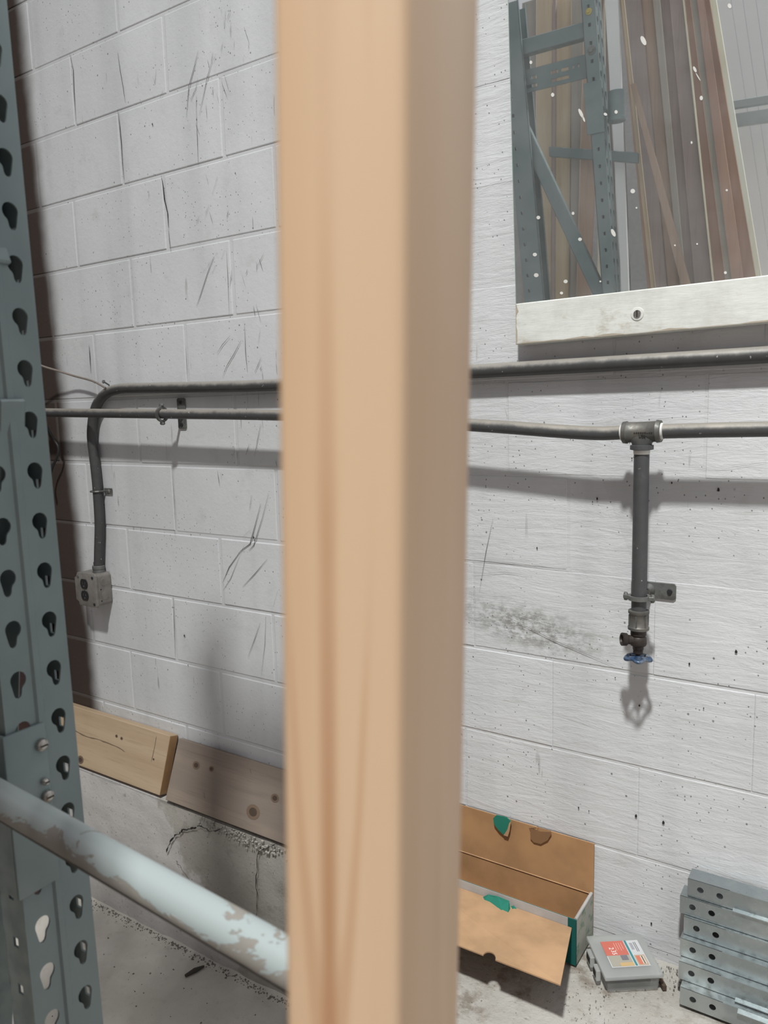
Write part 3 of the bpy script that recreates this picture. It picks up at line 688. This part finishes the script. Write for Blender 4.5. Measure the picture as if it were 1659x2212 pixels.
for x, y, rx, ry, rot in [(1390,88,5,11,-25),(1255,245,3.5,11,-25),(1261,257,2,7,-20),(1194,205,3.5,4.5,0),(1515,212,3.5,5,0),(1501,150,3,7,-25),(1508,166,1.2,10,-30),(1576,13,4,5.5,-20),
    (1163,470,4,4,0),(1155.5,550,4.5,4,0),(1158.5,594.5,5,4.5,0),(1222,608,4.5,4,0),(1213,633,3.5,3,0),(1253,517,4,3.8,0),(1238,461,3,3.5,0),(1367,413,5,5,0),(1325,503,4,9,-25),(1567,589,3.2,3.2,0),
    (1147,135,3,4,0),(1331,242,3.5,4,0),(1308,247,4,3,30),(1297,608,2,2,0),(1494,308,2,3,0),(1506,527,2,2,0),(1570,411,2.5,2.5,0),(1375,449,2,2,0),(1458,530,2,2,0)]:
    pts = []
    for k in range(12):
        a = 2*math.pi*k/12; u, v = rx*math.cos(a), ry*math.sin(a); r_ = math.radians(rot)
        pts.append(MM(x+u*math.cos(r_)+v*math.sin(-r_)*-1*-1, y+u*math.sin(r_)+v*math.cos(r_))+MN*.0007)
    mk('paint_fleck', G().face(pts), FLECK, mt)

# ------------------------------------------------------------------ rack frame (leaning a little)
LX, LY = -.0527, .0269
def lean(p): return V((p[0]+LX*(p[2]-CH), p[1]+LY*(p[2]-CH), p[2]))
PITCH = .0508
def teardrop(mir):
    pts = [(8.8,6),(8.3,9),(6.2,12.2),(3.4,14.1),(0,14.8),(-3.4,14.1),(-6.4,12.0),(-8.3,8.8),(-8.8,5.6),(-8.2,2.2),(-6.6,-.6),(-4.6,-2.4),(-3.4,-4.2),(-2.9,-7),
           (-2.4,-10),(-1.0,-12.6),(1.4,-13.8),(4.0,-13.0),(5.6,-10.6),(6.4,-7),(7.2,-3),(8.0,1),(8.6,4)]
    pts = [(x*.00094*mir, y*.00094) for x, y in pts]
    return pts if mir > 0 else pts[::-1]
def square(w=.0085, h=.0105):
    pts = []
    for i in range(20):
        a = 2*math.pi*i/20-math.pi/4; c, s = math.cos(a), math.sin(a); k = max(abs(c), abs(s)); pts.append((c/k*w/2, s/k*h/2))
    return pts
def holed(g, O, U, width, z0, ncell, hole, th, hu=0.0):
    """panel spanned by U (width) and +z, one hole per pitch; th = thickness vector; O at left edge, z0 = bottom of first cell"""
    U = V(U).normalized(); th = V(th); n = len(hole)
    ctr = width/2+hu
    outer = []
    for x, y in hole:
        dx, dy = x, y*.9
        ks = []
        if dx > 1e-9: ks.append((width-ctr)/dx)
        if dx < -1e-9: ks.append(-ctr/dx)
        if dy > 1e-9: ks.append((PITCH/2)/dy)
        if dy < -1e-9: ks.append((-PITCH/2)/dy)
        k = min(ks); outer.append([dx*k, dy*k])
    for cxx, cyy in ((-ctr, -PITCH/2), (width-ctr, -PITCH/2), (width-ctr, PITCH/2), (-ctr, PITCH/2)):
        i = min(range(n), key=lambda q: (outer[q][0]-cxx)**2+(outer[q][1]-cyy)**2); outer[i] = [cxx, cyy]
    for c in range(ncell):
        zc = z0+(c+.5)*PITCH; base = V(O)+U*ctr; b = len(g.v)
        for lst in (outer, hole):
            for x, y in lst: g.v.append(lean((base+U*x)+V((0,0,zc+y))))
        for lst in (outer, hole):
            for x, y in lst: g.v.append(lean((base+U*x)+th+V((0,0,zc+y))))
        for i in range(n):
            j = (i+1) % n
            g.f += [(b+i, b+j, b+n+j, b+n+i), (b+2*n+j, b+2*n+i, b+3*n+i, b+3*n+j), (b+n+i, b+n+j, b+3*n+j, b+3*n+i)]
def lbox(g, a, b):
    (x0,y0,z0), (x1,y1,z1) = a, b
    return g.hexa([lean(p) for p in [(x0,y0,z0),(x1,y0,z0),(x1,y1,z0),(x0,y1,z0),(x0,y0,z1),(x1,y0,z1),(x1,y1,z1),(x0,y1,z1)]])
YC = .4345; W2 = .0375; T = .0022
def rack_post(parent, xw, s, dep=.041, up=21):
    """web (teardrop face) at x=xw facing s; flanges run to -s"""
    g = G(); zc0 = CH+.1425; ncell = 33+up; zt_ = zc0+PITCH*up; z0 = zt_-PITCH*ncell-PITCH/2
    w_ = W2-.0055
    holed(g, (xw, YC-W2, 0), (0,1,0), w_, z0, ncell, teardrop(-1), (-s*T,0,0), .002)
    holed(g, (xw, YC+.0055, 0), (0,1,0), w_, z0, ncell, teardrop(1), (-s*T,0,0), -.002)
    zt2 = z0+ncell*PITCH
    # raised centre rib
    pr = [(-.0055,0), (-.003,.0022), (.003,.0022), (.0055,0), (.0055,-T), (-.0055,-T)]
    g.raw([lean((xw+s*d, YC+u, z)) for z in (z0, zt2) for u, d in pr], [(i, (i+1)%6, 6+(i+1)%6, 6+i) for i in range(6)])
    zs0 = CH+.9957-PITCH*.5; k0 = math.floor((zs0-z0)/PITCH); zs = zs0-k0*PITCH
    for ys, n_ in ((YC-W2, 1), (YC+W2, -1)):
        o = (xw-s*dep, ys, 0) if s > 0 else (xw, ys, 0)
        holed(g, o, (1,0,0), dep, zs, ncell-1, square(), (0,n_*T,0), s*(dep/2-.0205))
        lbox(g, (min(xw-s*dep, xw-s*(dep-.0022)), min(ys, ys+n_*.010), z0), (max(xw-s*dep, xw-s*(dep-.0022)), max(ys, ys+n_*.010), zt2))
    o = mk('post', g, RACK, parent, smooth=True, angle=30)
    fp = lean((xw-s*.02, YC, z0)); fg = G().box((fp.x-.05, fp.y-.06, .0), (fp.x+.05, fp.y+.06, .006)); fg.box((fp.x-.018, fp.y-.032, .006), (fp.x+.018, fp.y+.032, max(z0+.01,.012)))
    mk('foot_plate', fg, RACK, parent)
    return o
rk = thing('storage_rack', 'teal-grey steel rack upright frame punched with teardrop holes', 'rack', (-.80, .40, 0))
XW2, XW1 = -.7213, -1.031
rack_post(rk, XW2, 1); rack_post(rk, XW1, -1, .070, 21)
xi0, xi1 = XW1+.004, XW2-.004
def brace(name, z_l, z_r, h, y0, y1, xa=xi0, xb=xi1):
    g = G().hexa([lean(p) for p in [(xa,y0,z_l),(xb,y0,z_r),(xb,y1,z_r),(xa,y1,z_l),(xa,y0,z_l+h),(xb,y0,z_r+h),(xb,y1,z_r+h),(xa,y1,z_l+h)]])
    return mk(name, g, RACK, rk, .002, 1)
brace('horizontal_brace', CH+1.022, CH+1.022, .045, YC-.017, YC+.017)
brace('horizontal_brace', .18, .18, .045, YC-.017, YC+.017)
def diag(xa, za, xb, zb, w=.042):
    d = V((xb-xa, 0, zb-za)).normalized(); n = V((-d.z, 0, d.x))*w/2; a, b = V((xa, YC-.014, za)), V((xb, YC-.014, zb))
    y = V((0,.028,0)); mk('diagonal_brace', G().hexa([lean(p) for p in (a-n, a+n, a+n+y, a-n+y, b-n, b+n, b+n+y, b-n+y)]), RACK, rk, .002, 1)
diag(xi0+.01, CH+.87, xi1-.01, CH+.14); diag(xi0+.01, .30, xi1-.01, CH+.02)
# slotted spreader plate
sz = CH+.912; sh = .068; sg = G(); ya, yb = YC-.002, YC+.002
us = [0,.035,.10,.135,.205,.24,.30]; sx = lambda u: xi0+u/.30*(xi1-xi0)
rows = [(0,.012),(.012,.022),(.022,.036),(.036,.046),(.046,.068)]
solid = lambda r, c: not ((r == 1 and c in (1,3)) or (r == 3 and c in (1,3,4)))
for r, (a0, a1) in enumerate(rows):
    for c in range(6):
        xa, xb = sx(us[c]), sx(us[c+1])
        if solid(r, c): lbox(sg, (xa, ya, sz+a0), (xb, yb, sz+a1))
        else:
            lbox(sg, (xa, ya, sz+a0), (xa+.006, yb, sz+a1)); lbox(sg, (xb-.006, ya, sz+a0), (xb, yb, sz+a1))
            if r == 3: m_ = (xa+xb)/2; lbox(sg, (m_-.005, ya, sz+a0), (m_+.005, yb, sz+a1))
mk('slotted_plate', sg, RACK, rk)
yf2 = YC+W2+.0003
for z, r, m_, nm in ((CH+1.083, .010, YELLOW, 'yellow_bolt'), (CH+.975, .013, ZINC, 'washer_bolt')):
    p = lean((XW2-.02, yf2, z)); mk(nm, G().lathe(p, (0,1,0), [(0,r),(.002,r*.96),(.003,r*.55),(.008,r*.5)], 18), m_, rk, smooth=True)
# arm clamp plates: low one seen directly, high one seen in the mirror
def clamp(z0, z1, y0, y1, nm='clamp_plate'):
    g = G(); xo = XW2
    lbox(g, (xo+.0003, y0, z0), (xo+.0048, y1, z1))
    o = mk(nm, g, RACK, rk, .0018, 2, True)
    return o
z1_ = PX(40, 1562, XW2).z; z0_ = PX(90, 1880, XW2).z
cl = clamp(z0_, z1_, YC-W2-.006, YC+.001)
lbox(gq := G(), (XW2-.046, YC-W2-.006, z0_), (XW2+.0046, YC-W2-.0015, z1_)); mk('clamp_side', gq, RACK, rk, .0015, 1)
def bolt(px, py, r):
    p = PX(px, py, XW2+.005); p.x += LX*(p.z-CH)
    o = mk('bolt', G().lathe(p, (1,0,0), [(0,r*1.0),(.0015,r*1.05),(.004,r*.95),(.006,r*.55)], 16), STEEL, rk, smooth=True)
    mk('bolt_slot', G().box((p.x+.0055, p.y-r*.6, p.z-.0008), (p.x+.0063, p.y+r*.6, p.z+.0008)), DARK, o)
bolt(67, 1600, .0062); bolt(76, 1708, .0062); bolt(71, 1677, .0036)
zc_ = CH+.812
lbox(gq := G(), (XW2-.052, YC+W2+.0003, zc_-.075), (XW2+.004, YC+W2+.004, zc_+.075)); mk('clamp_plate', gq, RACK, rk, .004, 2)
pc = lean((XW2+.035, YC, zc_)); mk('arm_socket', G().lathe(pc+V((0,0,-.045)), (0,0,1), [(0,.026),(.002,.028),(.012,.028),(.013,.026),(.088,.026),(.09,.022)], 20), RACK, rk, smooth=True)

# white peeling rail strapped across the frame
ry = .3615
ra, rb_ = PY(20, 1738, ry), PY(600, 2068, ry); dr = (rb_-ra)
rail = thing('peeling_rail', 'round white rail with peeling paint fixed across the rack frame', 'rail', ra)
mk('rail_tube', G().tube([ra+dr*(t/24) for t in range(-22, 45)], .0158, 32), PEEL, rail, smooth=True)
e = ra+dr*(44/24); mk('end_cap', G().lathe(e, dr, [(0,.0160),(.003,.0160),(.005,.013)], 24), BLACK, rail, smooth=True)

# ------------------------------------------------------------------ foreground stud
th = math.radians(18.4); rt = V((math.cos(YAW), math.sin(YAW), 0)); fw = V((-math.sin(YAW), math.cos(YAW), 0))
def plan(x, z): return rt*x + fw*z
zc_ = .2095; C0 = (0.0292*zc_, zc_); a1 = (-.038*math.cos(th), .038*math.sin(th)); a2 = (.089*math.sin(th), .089*math.cos(th))
c0 = plan(*C0); e1_ = plan(*a1); e2_ = plan(*a2)
axis = (V((0,0,1)) + rt*.033).normalized()
g = G(); foot_ = [c0, c0+e2_, c0+e1_+e2_, c0+e1_]
def at_h(p, h): return p + V((0,0,CH)) + axis*((h-CH)/axis.z)
g.hexa([at_h(p, .001) for p in foot_]+[at_h(p, 2.44) for p in foot_])
post = thing('timber_stud', 'pale pine two-by-four stud standing upright in front of the rack', 'stud', at_h(c0+e1_/2+e2_/2, .001))
mk('stud', g, PINE, post, .0035, 4, True)

# ------------------------------------------------------------------ cardboard box
bxT = thing('cardboard_box', 'open brown cardboard box with torn green flaps, standing on the ledge', 'box', (-.72, 1.50, LZ))
xR, xL, yF, yB = -.497, -.93, 1.440, D-.006; zB = LZ+.0055; zR = CH-1.080
tk = .003
mk('bottom', G().box((xL+.004, yF+.004, zB), (xR-.004, yB-.001, zB+tk)), CARD, bxT)
mk('back_wall', G().box((xL, yB-tk, zB), (xR, yB, CH-1.087)), CARD, bxT)
mk('front_wall', G().box((xL, yF, zB), (xR, yF+tk, zR)), GREEN_D, bxT)
mk('front_rim', G().box((xL, yF-.0012, zR-.020), (xR-.018, yF-.0002, zR+.001)), CARD_W, bxT)
mk('inner_front', G().box((xL+.004, yF+.0034, zB+.004), (xR-.004, yF+.005, zR-.001)), CARD, bxT)
mk('side_wall', G().box((xR-tk, yF+.0005, zB), (xR, yB-.0035, zR-.002)), WORN, bxT)
mk('side_lining', G().box((xR-.006, yF+.006, zB+.004), (xR-.0032, yB-.004, zR-.004)), CARD, bxT)
mk('side_wall', G().box((xL, yF+.0035, zB), (xL+tk, yB-.0035, zR-.002)), WORN, bxT)
mk('side_rim', G().tube([(xR-.003, yF+.004, zR-.001), (xR-.003, yB-.006, zR-.001)], .0036, 8), CARD_W, bxT, smooth=True)
# lid standing against the wall, with a slot and two hand-hole flaps
zH, zT = CH-1.086, CH-.966
def lidp(u, v, off=0.0):     # u: px along top, world x; v 0..1 hinge to top
    return V((u, yB-.004-off+.004*v, zH+(zT-zH)*v))
hole_x0, hole_x1 = PY(1080, 1765, D).x, PY(1144, 1775, D).x
hx0, hx1 = PY(1145, 1780, D).x, PY(1192, 1790, D).x
lidpoly = [(xL,0), (xR+.0005,0), (xR+.0005,1), (hx1,1.0)]
for k in range(9):
    a = math.pi*k/8; lidpoly.append(((hx0+hx1)/2+(hx1-hx0)/2*math.cos(a), .97-.23*math.sin(a)))
lidpoly += [(hx0, .94), (hole_x1+.022, .94), (hole_x1+.022, 1.0), (xL, 1.0)]
lid = mk('lid', G().prism([lidp(u, v) for u, v in lidpoly], (0,.0028,0)), CARD, bxT)
mk('lid_crease', G().tube([lidp(xL, .02, .0005), lidp(xR, .02, .0005)], .0012, 6), CARD_L, lid)
ce = G(); n = 9
hb = [(hx0+.002, .98), (hx1-.002, .98)]
for k in range(9):
    a = math.pi*k/8; hb.append(((hx0+hx1)/2-(hx1-hx0)/2*-math.cos(a)*.96, .965-.21*math.sin(a)))
mk('hand_hole_back', G().face([lidp(u, v, -.0031) for u, v in [(hx0-.004,.72),(hx1+.004,.72),(hx1+.004,1.0),(hx0-.004,1.0)]]), CARD, lid)
mk('hand_hole_flap', G().prism([PY(x, y, yB-.0052) for x, y in [(1146,1791),(1168,1796),(1191,1797),(1191,1802),(1183,1815),(1168,1823),(1153,1819),(1146,1811)]], (0,-.0008,0)), CARD_SHADE, lid)  # shade of the recessed hand hole put into a darker card colour
gt = [PY(x, y, yB-.008) for x, y in [(1066,1767),(1073,1760),(1095,1765),(1104,1773),(1102,1785),(1097,1806),(1089,1803),(1078,1793),(1068,1780)]]
mk('torn_flap', G().prism(gt, (0,-.002,0)), GREEN, lid)
ge = [PY(x, y, yB-.0105) for x, y in [(1100,1778),(1104,1773),(1101,1795),(1097,1807),(1088,1804),(1096,1792)]]
mk('torn_edge', G().prism(ge, (0,-.0008,0)), CARD_L, lid)
# front flap sticking out over the ledge, with a notch in its edge
fTL, fTR = V((xL, yF-.002, zR-.018)), V((-.506, yF-.002, zR-.018))
fBR = V((-.457, 1.240, CH-1.070)); fBL0 = V((-.663, 1.250, CH-1.082)); fBL = fBL0+(fBL0-fBR)*1.15
nt = PZ(1061, 2062, CH-1.078)
dv = (fBL-fBR).normalized(); inn = (fTR-fBR).normalized()
arc = [nt + dv*(-.0135*math.cos(a)) + inn*(.019*math.sin(a)) for a in [math.pi*k/10 for k in range(11)]]
foff = fBR + dv*((nt-fBR).dot(dv)); sh_ = foff-nt
arc = [p+sh_ for p in arc]
flap = mk('front_flap', G().prism([fTL, fTR, fBR]+arc+[fBL], (0,0,-.0028)), CARD_L, bxT)
gp = [(1042,1938),(1055,1932),(1075,1936),(1100,1946),(1103,1968),(1098,1978),(1085,1974),(1060,1965),(1048,1958),(1040,1950)]
def on_flap(x, y, up):
    n_ = (fTR-fBR).cross(fBL-fBR).normalized(); n_ = n_ if n_.z > 0 else -n_
    d = ray(x, y); t = (fBR+n_*up-EYE).dot(n_)/d.dot(n_); return EYE+d*t
def near_flap(x, y, up, out):
    p = on_flap(x, y, up)
    return p if p.y < yF-out else PY(x, y, yF-out)
mk('torn_patch', G().prism([near_flap(x, y, .004, .0065) for x, y in gp], (0,-.0012,-.0012)), GREEN, flap)
mk('torn_edge', G().prism([near_flap(x, y, .0012, .004) for x, y in [(1036,1952),(1042,1946),(1060,1962),(1098,1976),(1102,1982),(1094,1984),(1060,1974),(1045,1966)]], (0,0,-.0010)), CARD, flap)
mk('torn_scrap', G().prism([near_flap(x, y, .003, .005) for x, y in [(1102,1958),(1110,1956),(1119,1966),(1108,1968),(1103,1972)]], (0,0,-.0015)), GREEN, flap)

# ------------------------------------------------------------------ plastic organiser case
pA = V((-.420, 1.398, LZ+.004)); ux = V((.0972, .0705, 0)).normalized(); uy = V((-ux.y, ux.x, 0)); wX, wY, hZ = .114, .118, .029
plT = thing('plastic_case', 'clear plastic screw case with a red and white product label, on the ledge', 'plastic case', pA+ux*wX/2+uy*wY/2)
def pc_(u, v, z): return pA+ux*u+uy*v+V((0,0,z))
def slab(u0, u1, v0, v1, z0, z1, tap=0.0):
    return G().hexa([pc_(u0+tap,v0+tap,z0), pc_(u1-tap,v0+tap,z0), pc_(u1-tap,v1-tap,z0), pc_(u0+tap,v1-tap,z0), pc_(u0,v0,z1), pc_(u1,v0,z1), pc_(u1,v1,z1), pc_(u0,v1,z1)])
mk('tray', slab(.002, wX-.002, .002, wY-.002, .0, hZ, .003), TRAY, plT, .003, 2, True)
mk('lid', slab(-.003, wX+.003, -.003, wY+.003, hZ+.0005, hZ+.0095), PLAST, plT, .0025, 2, True)
random.seed(11); sg = G()
for i in range(320):
    u, v, z = random.uniform(.012, wX-.014), random.uniform(.012, wY-.014), random.uniform(.005, hZ-.007); a = random.uniform(0, math.pi)
    d = ux*math.cos(a)*.009+uy*math.sin(a)*.009+V((0,0,random.uniform(-.003,.003)))
    c = pc_(min(max(u,.016),wX-.016), min(max(v,.016),wY-.016), z+.001); sg.tube([c-d*.6, c+d*.6], [.0012,.0018], 6)
stuff(mk('screws_inside', sg, IRON, plT))
for v0, v1 in ((.022,.044), (.060,.088)):
    la = mk('latch', slab(-.013, -.0035, v0, v1, .010, .034), PLAST, plT, .0015, 1)
    mk('latch_slot', slab(-.0136, -.0132, v0+.003, v1-.003, .016, .030), DARK, la)
lz = hZ+.0100
def lab(name, u0, u1, v0, v1, c, h=0.0, parent=None, rough=.35):
    return mk(name, slab(u0, u1, v0, v1, lz+h, lz+h+.00025), plain('print_'+name, c, rough, 0, .03).m, parent)
lb = lab('label', .020, .100, .022, .098, (.50,.50,.51), 0, plT)
lab('red_panel', .020, .068, .056, .098, (.50,.13,.095), .0003, lb)
lab('photo_panel', .022, .068, .024, .0555, (.33,.31,.26), .0003, lb)
lab('photo_table', .040, .068, .024, .034, (.50,.34,.16), .0006, lb)
lab('photo_tool', .048, .062, .041, .055, (.16,.15,.17), .0006, lb)
lab('teal_stripe', .070, .0745, .024, .098, (.035,.20,.22), .0003, lb)
lab('tan_panel', .0765, .098, .024, .054, (.42,.33,.25), .0003, lb)
lab('small_red_panel', .079, .087, .027, .051, (.55,.16,.10), .0006, lb)
for i, (u, w_) in enumerate([(.088,.0008),(.0905,.0013),(.0932,.0008)]): lab('caption_line', u, u+w_, .028, .050, (.03,.03,.03) if i == 1 else (.75,.75,.75), .0006, lb)
for i in range(2): lab('caption_line', .088+i*.0035, .0893+i*.0035, .064, .092, (.10,.10,.11), .0003, lb)
lab('grey_patch', .079, .085, .070, .090, (.30,.30,.33), .0003, lb)
for i in range(4): lab('caption_line', .046+i*.005, .0468+i*.005, .068+.004*(i % 2), .092, (.72,.42,.36), .0006, lb)
WHITEP = plain('white_print', (.78,.70,.68), .4).m
text_mesh('label_digits', '2', .014, pc_(.032, .076, lz+.0009), -uy, ux, WHITEP, lb, .0001)
text_mesh('label_digits', '35', .014, pc_(.034, .064, lz+.0009), -uy, ux, WHITEP, lb, .0001)
tag(mk('wood_chip', slab(wX+.004, wX+.012, .004, .026, -.0035, .006), plain('chip', (.07,.045,.03), .9).m), 'small dark wood chip beside the plastic case', 'chip')

# ------------------------------------------------------------------ galvanized channels
ords = ['bottom', 'second from bottom', 'third from bottom', 'fourth from bottom', 'second from top', 'top']
chs = [(-.289,1.447), (-.297,1.468), (-.299,1.485), (-.296,1.500), (-.306,1.507), (-.293,1.512)]
HC = .0385
for i, (x0, y0) in enumerate(chs):
    z0 = LZ+.0045+i*HC; h = .0372; x1 = x0+.95; yb_ = min(y0+.040, D-.002); t = .0016
    o = thing('galvanized_channel', 'galvanized steel channel with two end holes, %s of the stack' % ords[i], 'metal channel', (x0+.45, y0+.02, z0), 'stacked galvanized channels')
    g = G(); r_ = .0062; hx = [x0+.024, x0+.060]; zc = z0+h*.52; n = 20
    xs = [x0, x0+.042, x0+.078]
    for k in range(2):
        cx_ = hx[k]; a_, b_ = xs[k], xs[k+1]; base = len(g.v); inner = []; outer = []
        for q in range(n):
            an = 2*math.pi*q/n+.01; c, s = math.cos(an), math.sin(an); inner.append((cx_+r_*c, zc+r_*s))
            ks = []
            if c > 1e-9: ks.append((b_-cx_)/c)
            if c < -1e-9: ks.append((a_-cx_)/c)
            if s > 1e-9: ks.append((z0+h-zc)/s)
            if s < -1e-9: ks.append((z0-zc)/s)
            kk = min(ks); outer.append([cx_+c*kk, zc+s*kk])
        for cc in ((a_,z0),(b_,z0),(b_,z0+h),(a_,z0+h)):
            q = min(range(n), key=lambda q: (outer[q][0]-cc[0])**2+(outer[q][1]-cc[1])**2); outer[q] = list(cc)
        for yy in (y0, y0+t):
            g.v += [V((x, yy, z)) for x, z in outer] + [V((x, yy, z)) for x, z in inner]
        for q in range(n):
            p2 = (q+1) % n
            g.f += [(base+q, base+p2, base+n+p2, base+n+q), (base+2*n+p2, base+2*n+q, base+3*n+q, base+3*n+p2), (base+n+q, base+n+p2, base+3*n+p2, base+3*n+q)]
    g.box((xs[2], y0, z0), (x1, y0+t, z0+h))
    mk('web', g, GALV, o)
    mk('flange', G().box((x0, y0+t+.0001, z0+h-t), (x1, yb_, z0+h)), GALV, o); mk('flange', G().box((x0, y0+t+.0001, z0), (x1, yb_, z0+t)), GALV, o)
    if i in (0, 1, 5):
        lx = x0+(.085 if i == 5 else .105)
        mk('return_lip', G().hexa([(lx, y0-.010, z0+(h-.004 if i == 0 else .001)), (x1, y0-.010, z0+(h-.004 if i == 0 else .001)), (x1, y0-.0001, z0+(h-.001 if i == 0 else .0015)), (lx, y0-.0001, z0+(h-.001 if i == 0 else .0015)),
            (lx, y0-.010, z0+(h-.002 if i == 0 else .003)), (x1, y0-.010, z0+(h-.002 if i == 0 else .003)), (x1, y0-.0001, z0+(h+.0006 if i == 0 else .004)), (lx, y0-.0001, z0+(h+.0006 if i == 0 else .004))]), GALV, o)

# ------------------------------------------------------------------ lumber stored upright beside the camera (seen in the mirror)
def plank(name, label, cat, e0, e1, Y, col, group, ztop=3.02, th=.02, zbot=.001):
    """e0, e1: left and right edge as ((x,y),(x,y)) pixels in the mirror"""
    c = []
    for (a, b) in (e0, e1):
        A, B = MP(*a, Y), MP(*b, Y); d = (B-A)/(B.z-A.z)
        c.append((A+d*(zbot-A.z), A+d*(ztop-A.z)))
    g = G(); y = V((0,-th,0))
    g.hexa([c[0][0], c[1][0], c[1][0]+y, c[0][0]+y, c[0][1], c[1][1], c[1][1]+y, c[0][1]+y])
    return tag(mk(name, g, LUM[col], None, .001, 1), label, cat, group)
def E(t, b): return ((t, 0), (b, 600))
LG = 'lumber standing upright beside the rack'
rows = [  # left edge top/bottom, right edge top/bottom, depth, colour, description
 (1128,1126,1158,1157,.02,'grey','greyish plank behind the back rack post, first from it'),
 (1159,1158,1193,1190,.02,'tan','greyish tan plank behind the rack braces, left of a thin dark batten'),
 (1193.5,1191,1200,1197,.035,'mauve','thin dark batten standing behind the rack braces'),
 (1200.5,1198,1234,1231,.02,'tan','wide tan plank behind the rack braces, right of the thin dark batten'),
 (1234.5,1232,1262,1246,.02,'grey','grey plank behind the front rack post'),
 (1263,1247,1300,1275,.0,'brown','brown plank standing behind the front rack post'),
 (1299,1290,1306,1312,.03,'pale','narrow pale strip beside the front rack post'),
 (1306.5,1312.5,1326,1340,.03,'mauve','mauve plank hidden behind the white trim strip'),
 (1306,1341,1335,1357,.06,'white','white plastic trim strip beside the front rack post'),
 (1338.5,1396,1341,1404,.13,'brown','very thin brown strip left of the light tan strip'),
 (1341,1404.5,1348,1413,.15,'tan','light tan batten, edge-on, between brown planks'),
 (1349,1414,1384,1438,.08,'mauve','dark mauve-brown plank right of the light tan batten'),
 (1384.2,1438.3,1386,1440.7,.07,'dark','added black strip standing for shade in the gap between two brown planks'),  # added strip: darkness between the planks put in as black colour
 (1386,1441,1409,1466,.07,'brown','brown plank with a black gap on one side'),
 (1410,1467,1425,1480,.065,'grey','narrow grey plank amid brown planks'),
 (1425.5,1480.5,1447,1500,.07,'mauve','mauve-brown plank right of a narrow grey plank'),
 (1447.5,1500.5,1474,1537,.085,'mauve','wide mauve-brown plank left of a bright sawn edge'),
 (1474.5,1537.5,1477,1541,.09,'pale','bright sawn edge of a plank amid brown lumber'),
 (1477.5,1541.5,1491,1566,.07,'red','reddish plank right of the bright sawn edge'),
 (1491.5,1566.5,1505,1580,.085,'grey','smooth grey-tan plank amid reddish planks'),
 (1505.5,1580.5,1520,1606,.075,'red','reddish-brown plank right of the grey-tan plank'),
 (1520.5,1606.5,1533,1633,.08,'red','reddish-brown plank left of the pale yellow batten'),
 (1533.5,1633.5,1547,1645,.10,'pale','pale yellow batten at the end of the plank row')]
for i_, (t0_, b0_, t1_, b1_, Y, c, lab_) in enumerate(rows):
    Y = (.0, .021, .042)[i_ % 3]
    plank('batten' if 'batten' in lab_ or 'strip' in lab_ or 'edge' in lab_ else 'plank', lab_, 'plank', E(t0_, b0_), E(t1_, b1_), Y, c, LG, th=.018)  # the black strip among these is added for shade, not a batten
plank('plank', 'brown plank leaning diagonally across the other planks', 'plank', ((1366,200),(1467,600)), ((1378,200),(1487,600)), .115, 'brown', LG, ztop=2.62, th=.014)
for i, (a, b, c_, d_, nm) in enumerate([(1540,1640,1578,1668,'grey-white sheet leaning behind the pale yellow batten'), (1579,1669,1604,1690,'second grey-white sheet behind the pale yellow batten'),
      (1605,1691,1632,1715,'third grey-white sheet behind the pale yellow batten'), (1633,1716,1690,1770,'wide grey-white sheet farthest from the pale yellow batten')]):
    plank('panel_sheet', nm, 'sheet', E(a, b), E(c_, d_), -.75-.01*i, 'sheet', 'grey-white sheets behind the planks', ztop=3.4, th=.012)
for i, (ya, yb_, h) in enumerate([(238, 229, .030), (277, 270, .048)]):
    A, B = MP(1560, ya, -.55), MP(1675, yb_, -.55); B = A+(B-A)*3.0; B.z = A.z+(B.z-A.z)*.4
    tag(mk('support_rail', G().hexa([A, B, B+V((0,-.03,0)), A+V((0,-.03,0)), A+V((0,0,h)), B+V((0,0,h)), B+V((0,-.03,h)), A+V((0,-.03,h))]), RAILP, None, .003, 2),
        ['slim upper grey support rail in front of the grey-white sheets', 'thicker lower grey support rail in front of the grey-white sheets'][i], 'rail')

# dark parts of the next rack, glimpsed behind the front post in the mirror
A, B = MP(1186, 338, .10), MP(1378, 352, .10)
tag(mk('cross_rail', G().hexa([A, B, B+V((0,-.02,0)), A+V((0,-.02,0)), A+V((0,0,.035)), B+V((0,0,.035)), B+V((0,-.02,.035)), A+V((0,-.02,.035))]), RACK, None, .002, 1), 'dark grey cross rail in front of the tan planks behind the rack', 'rail')
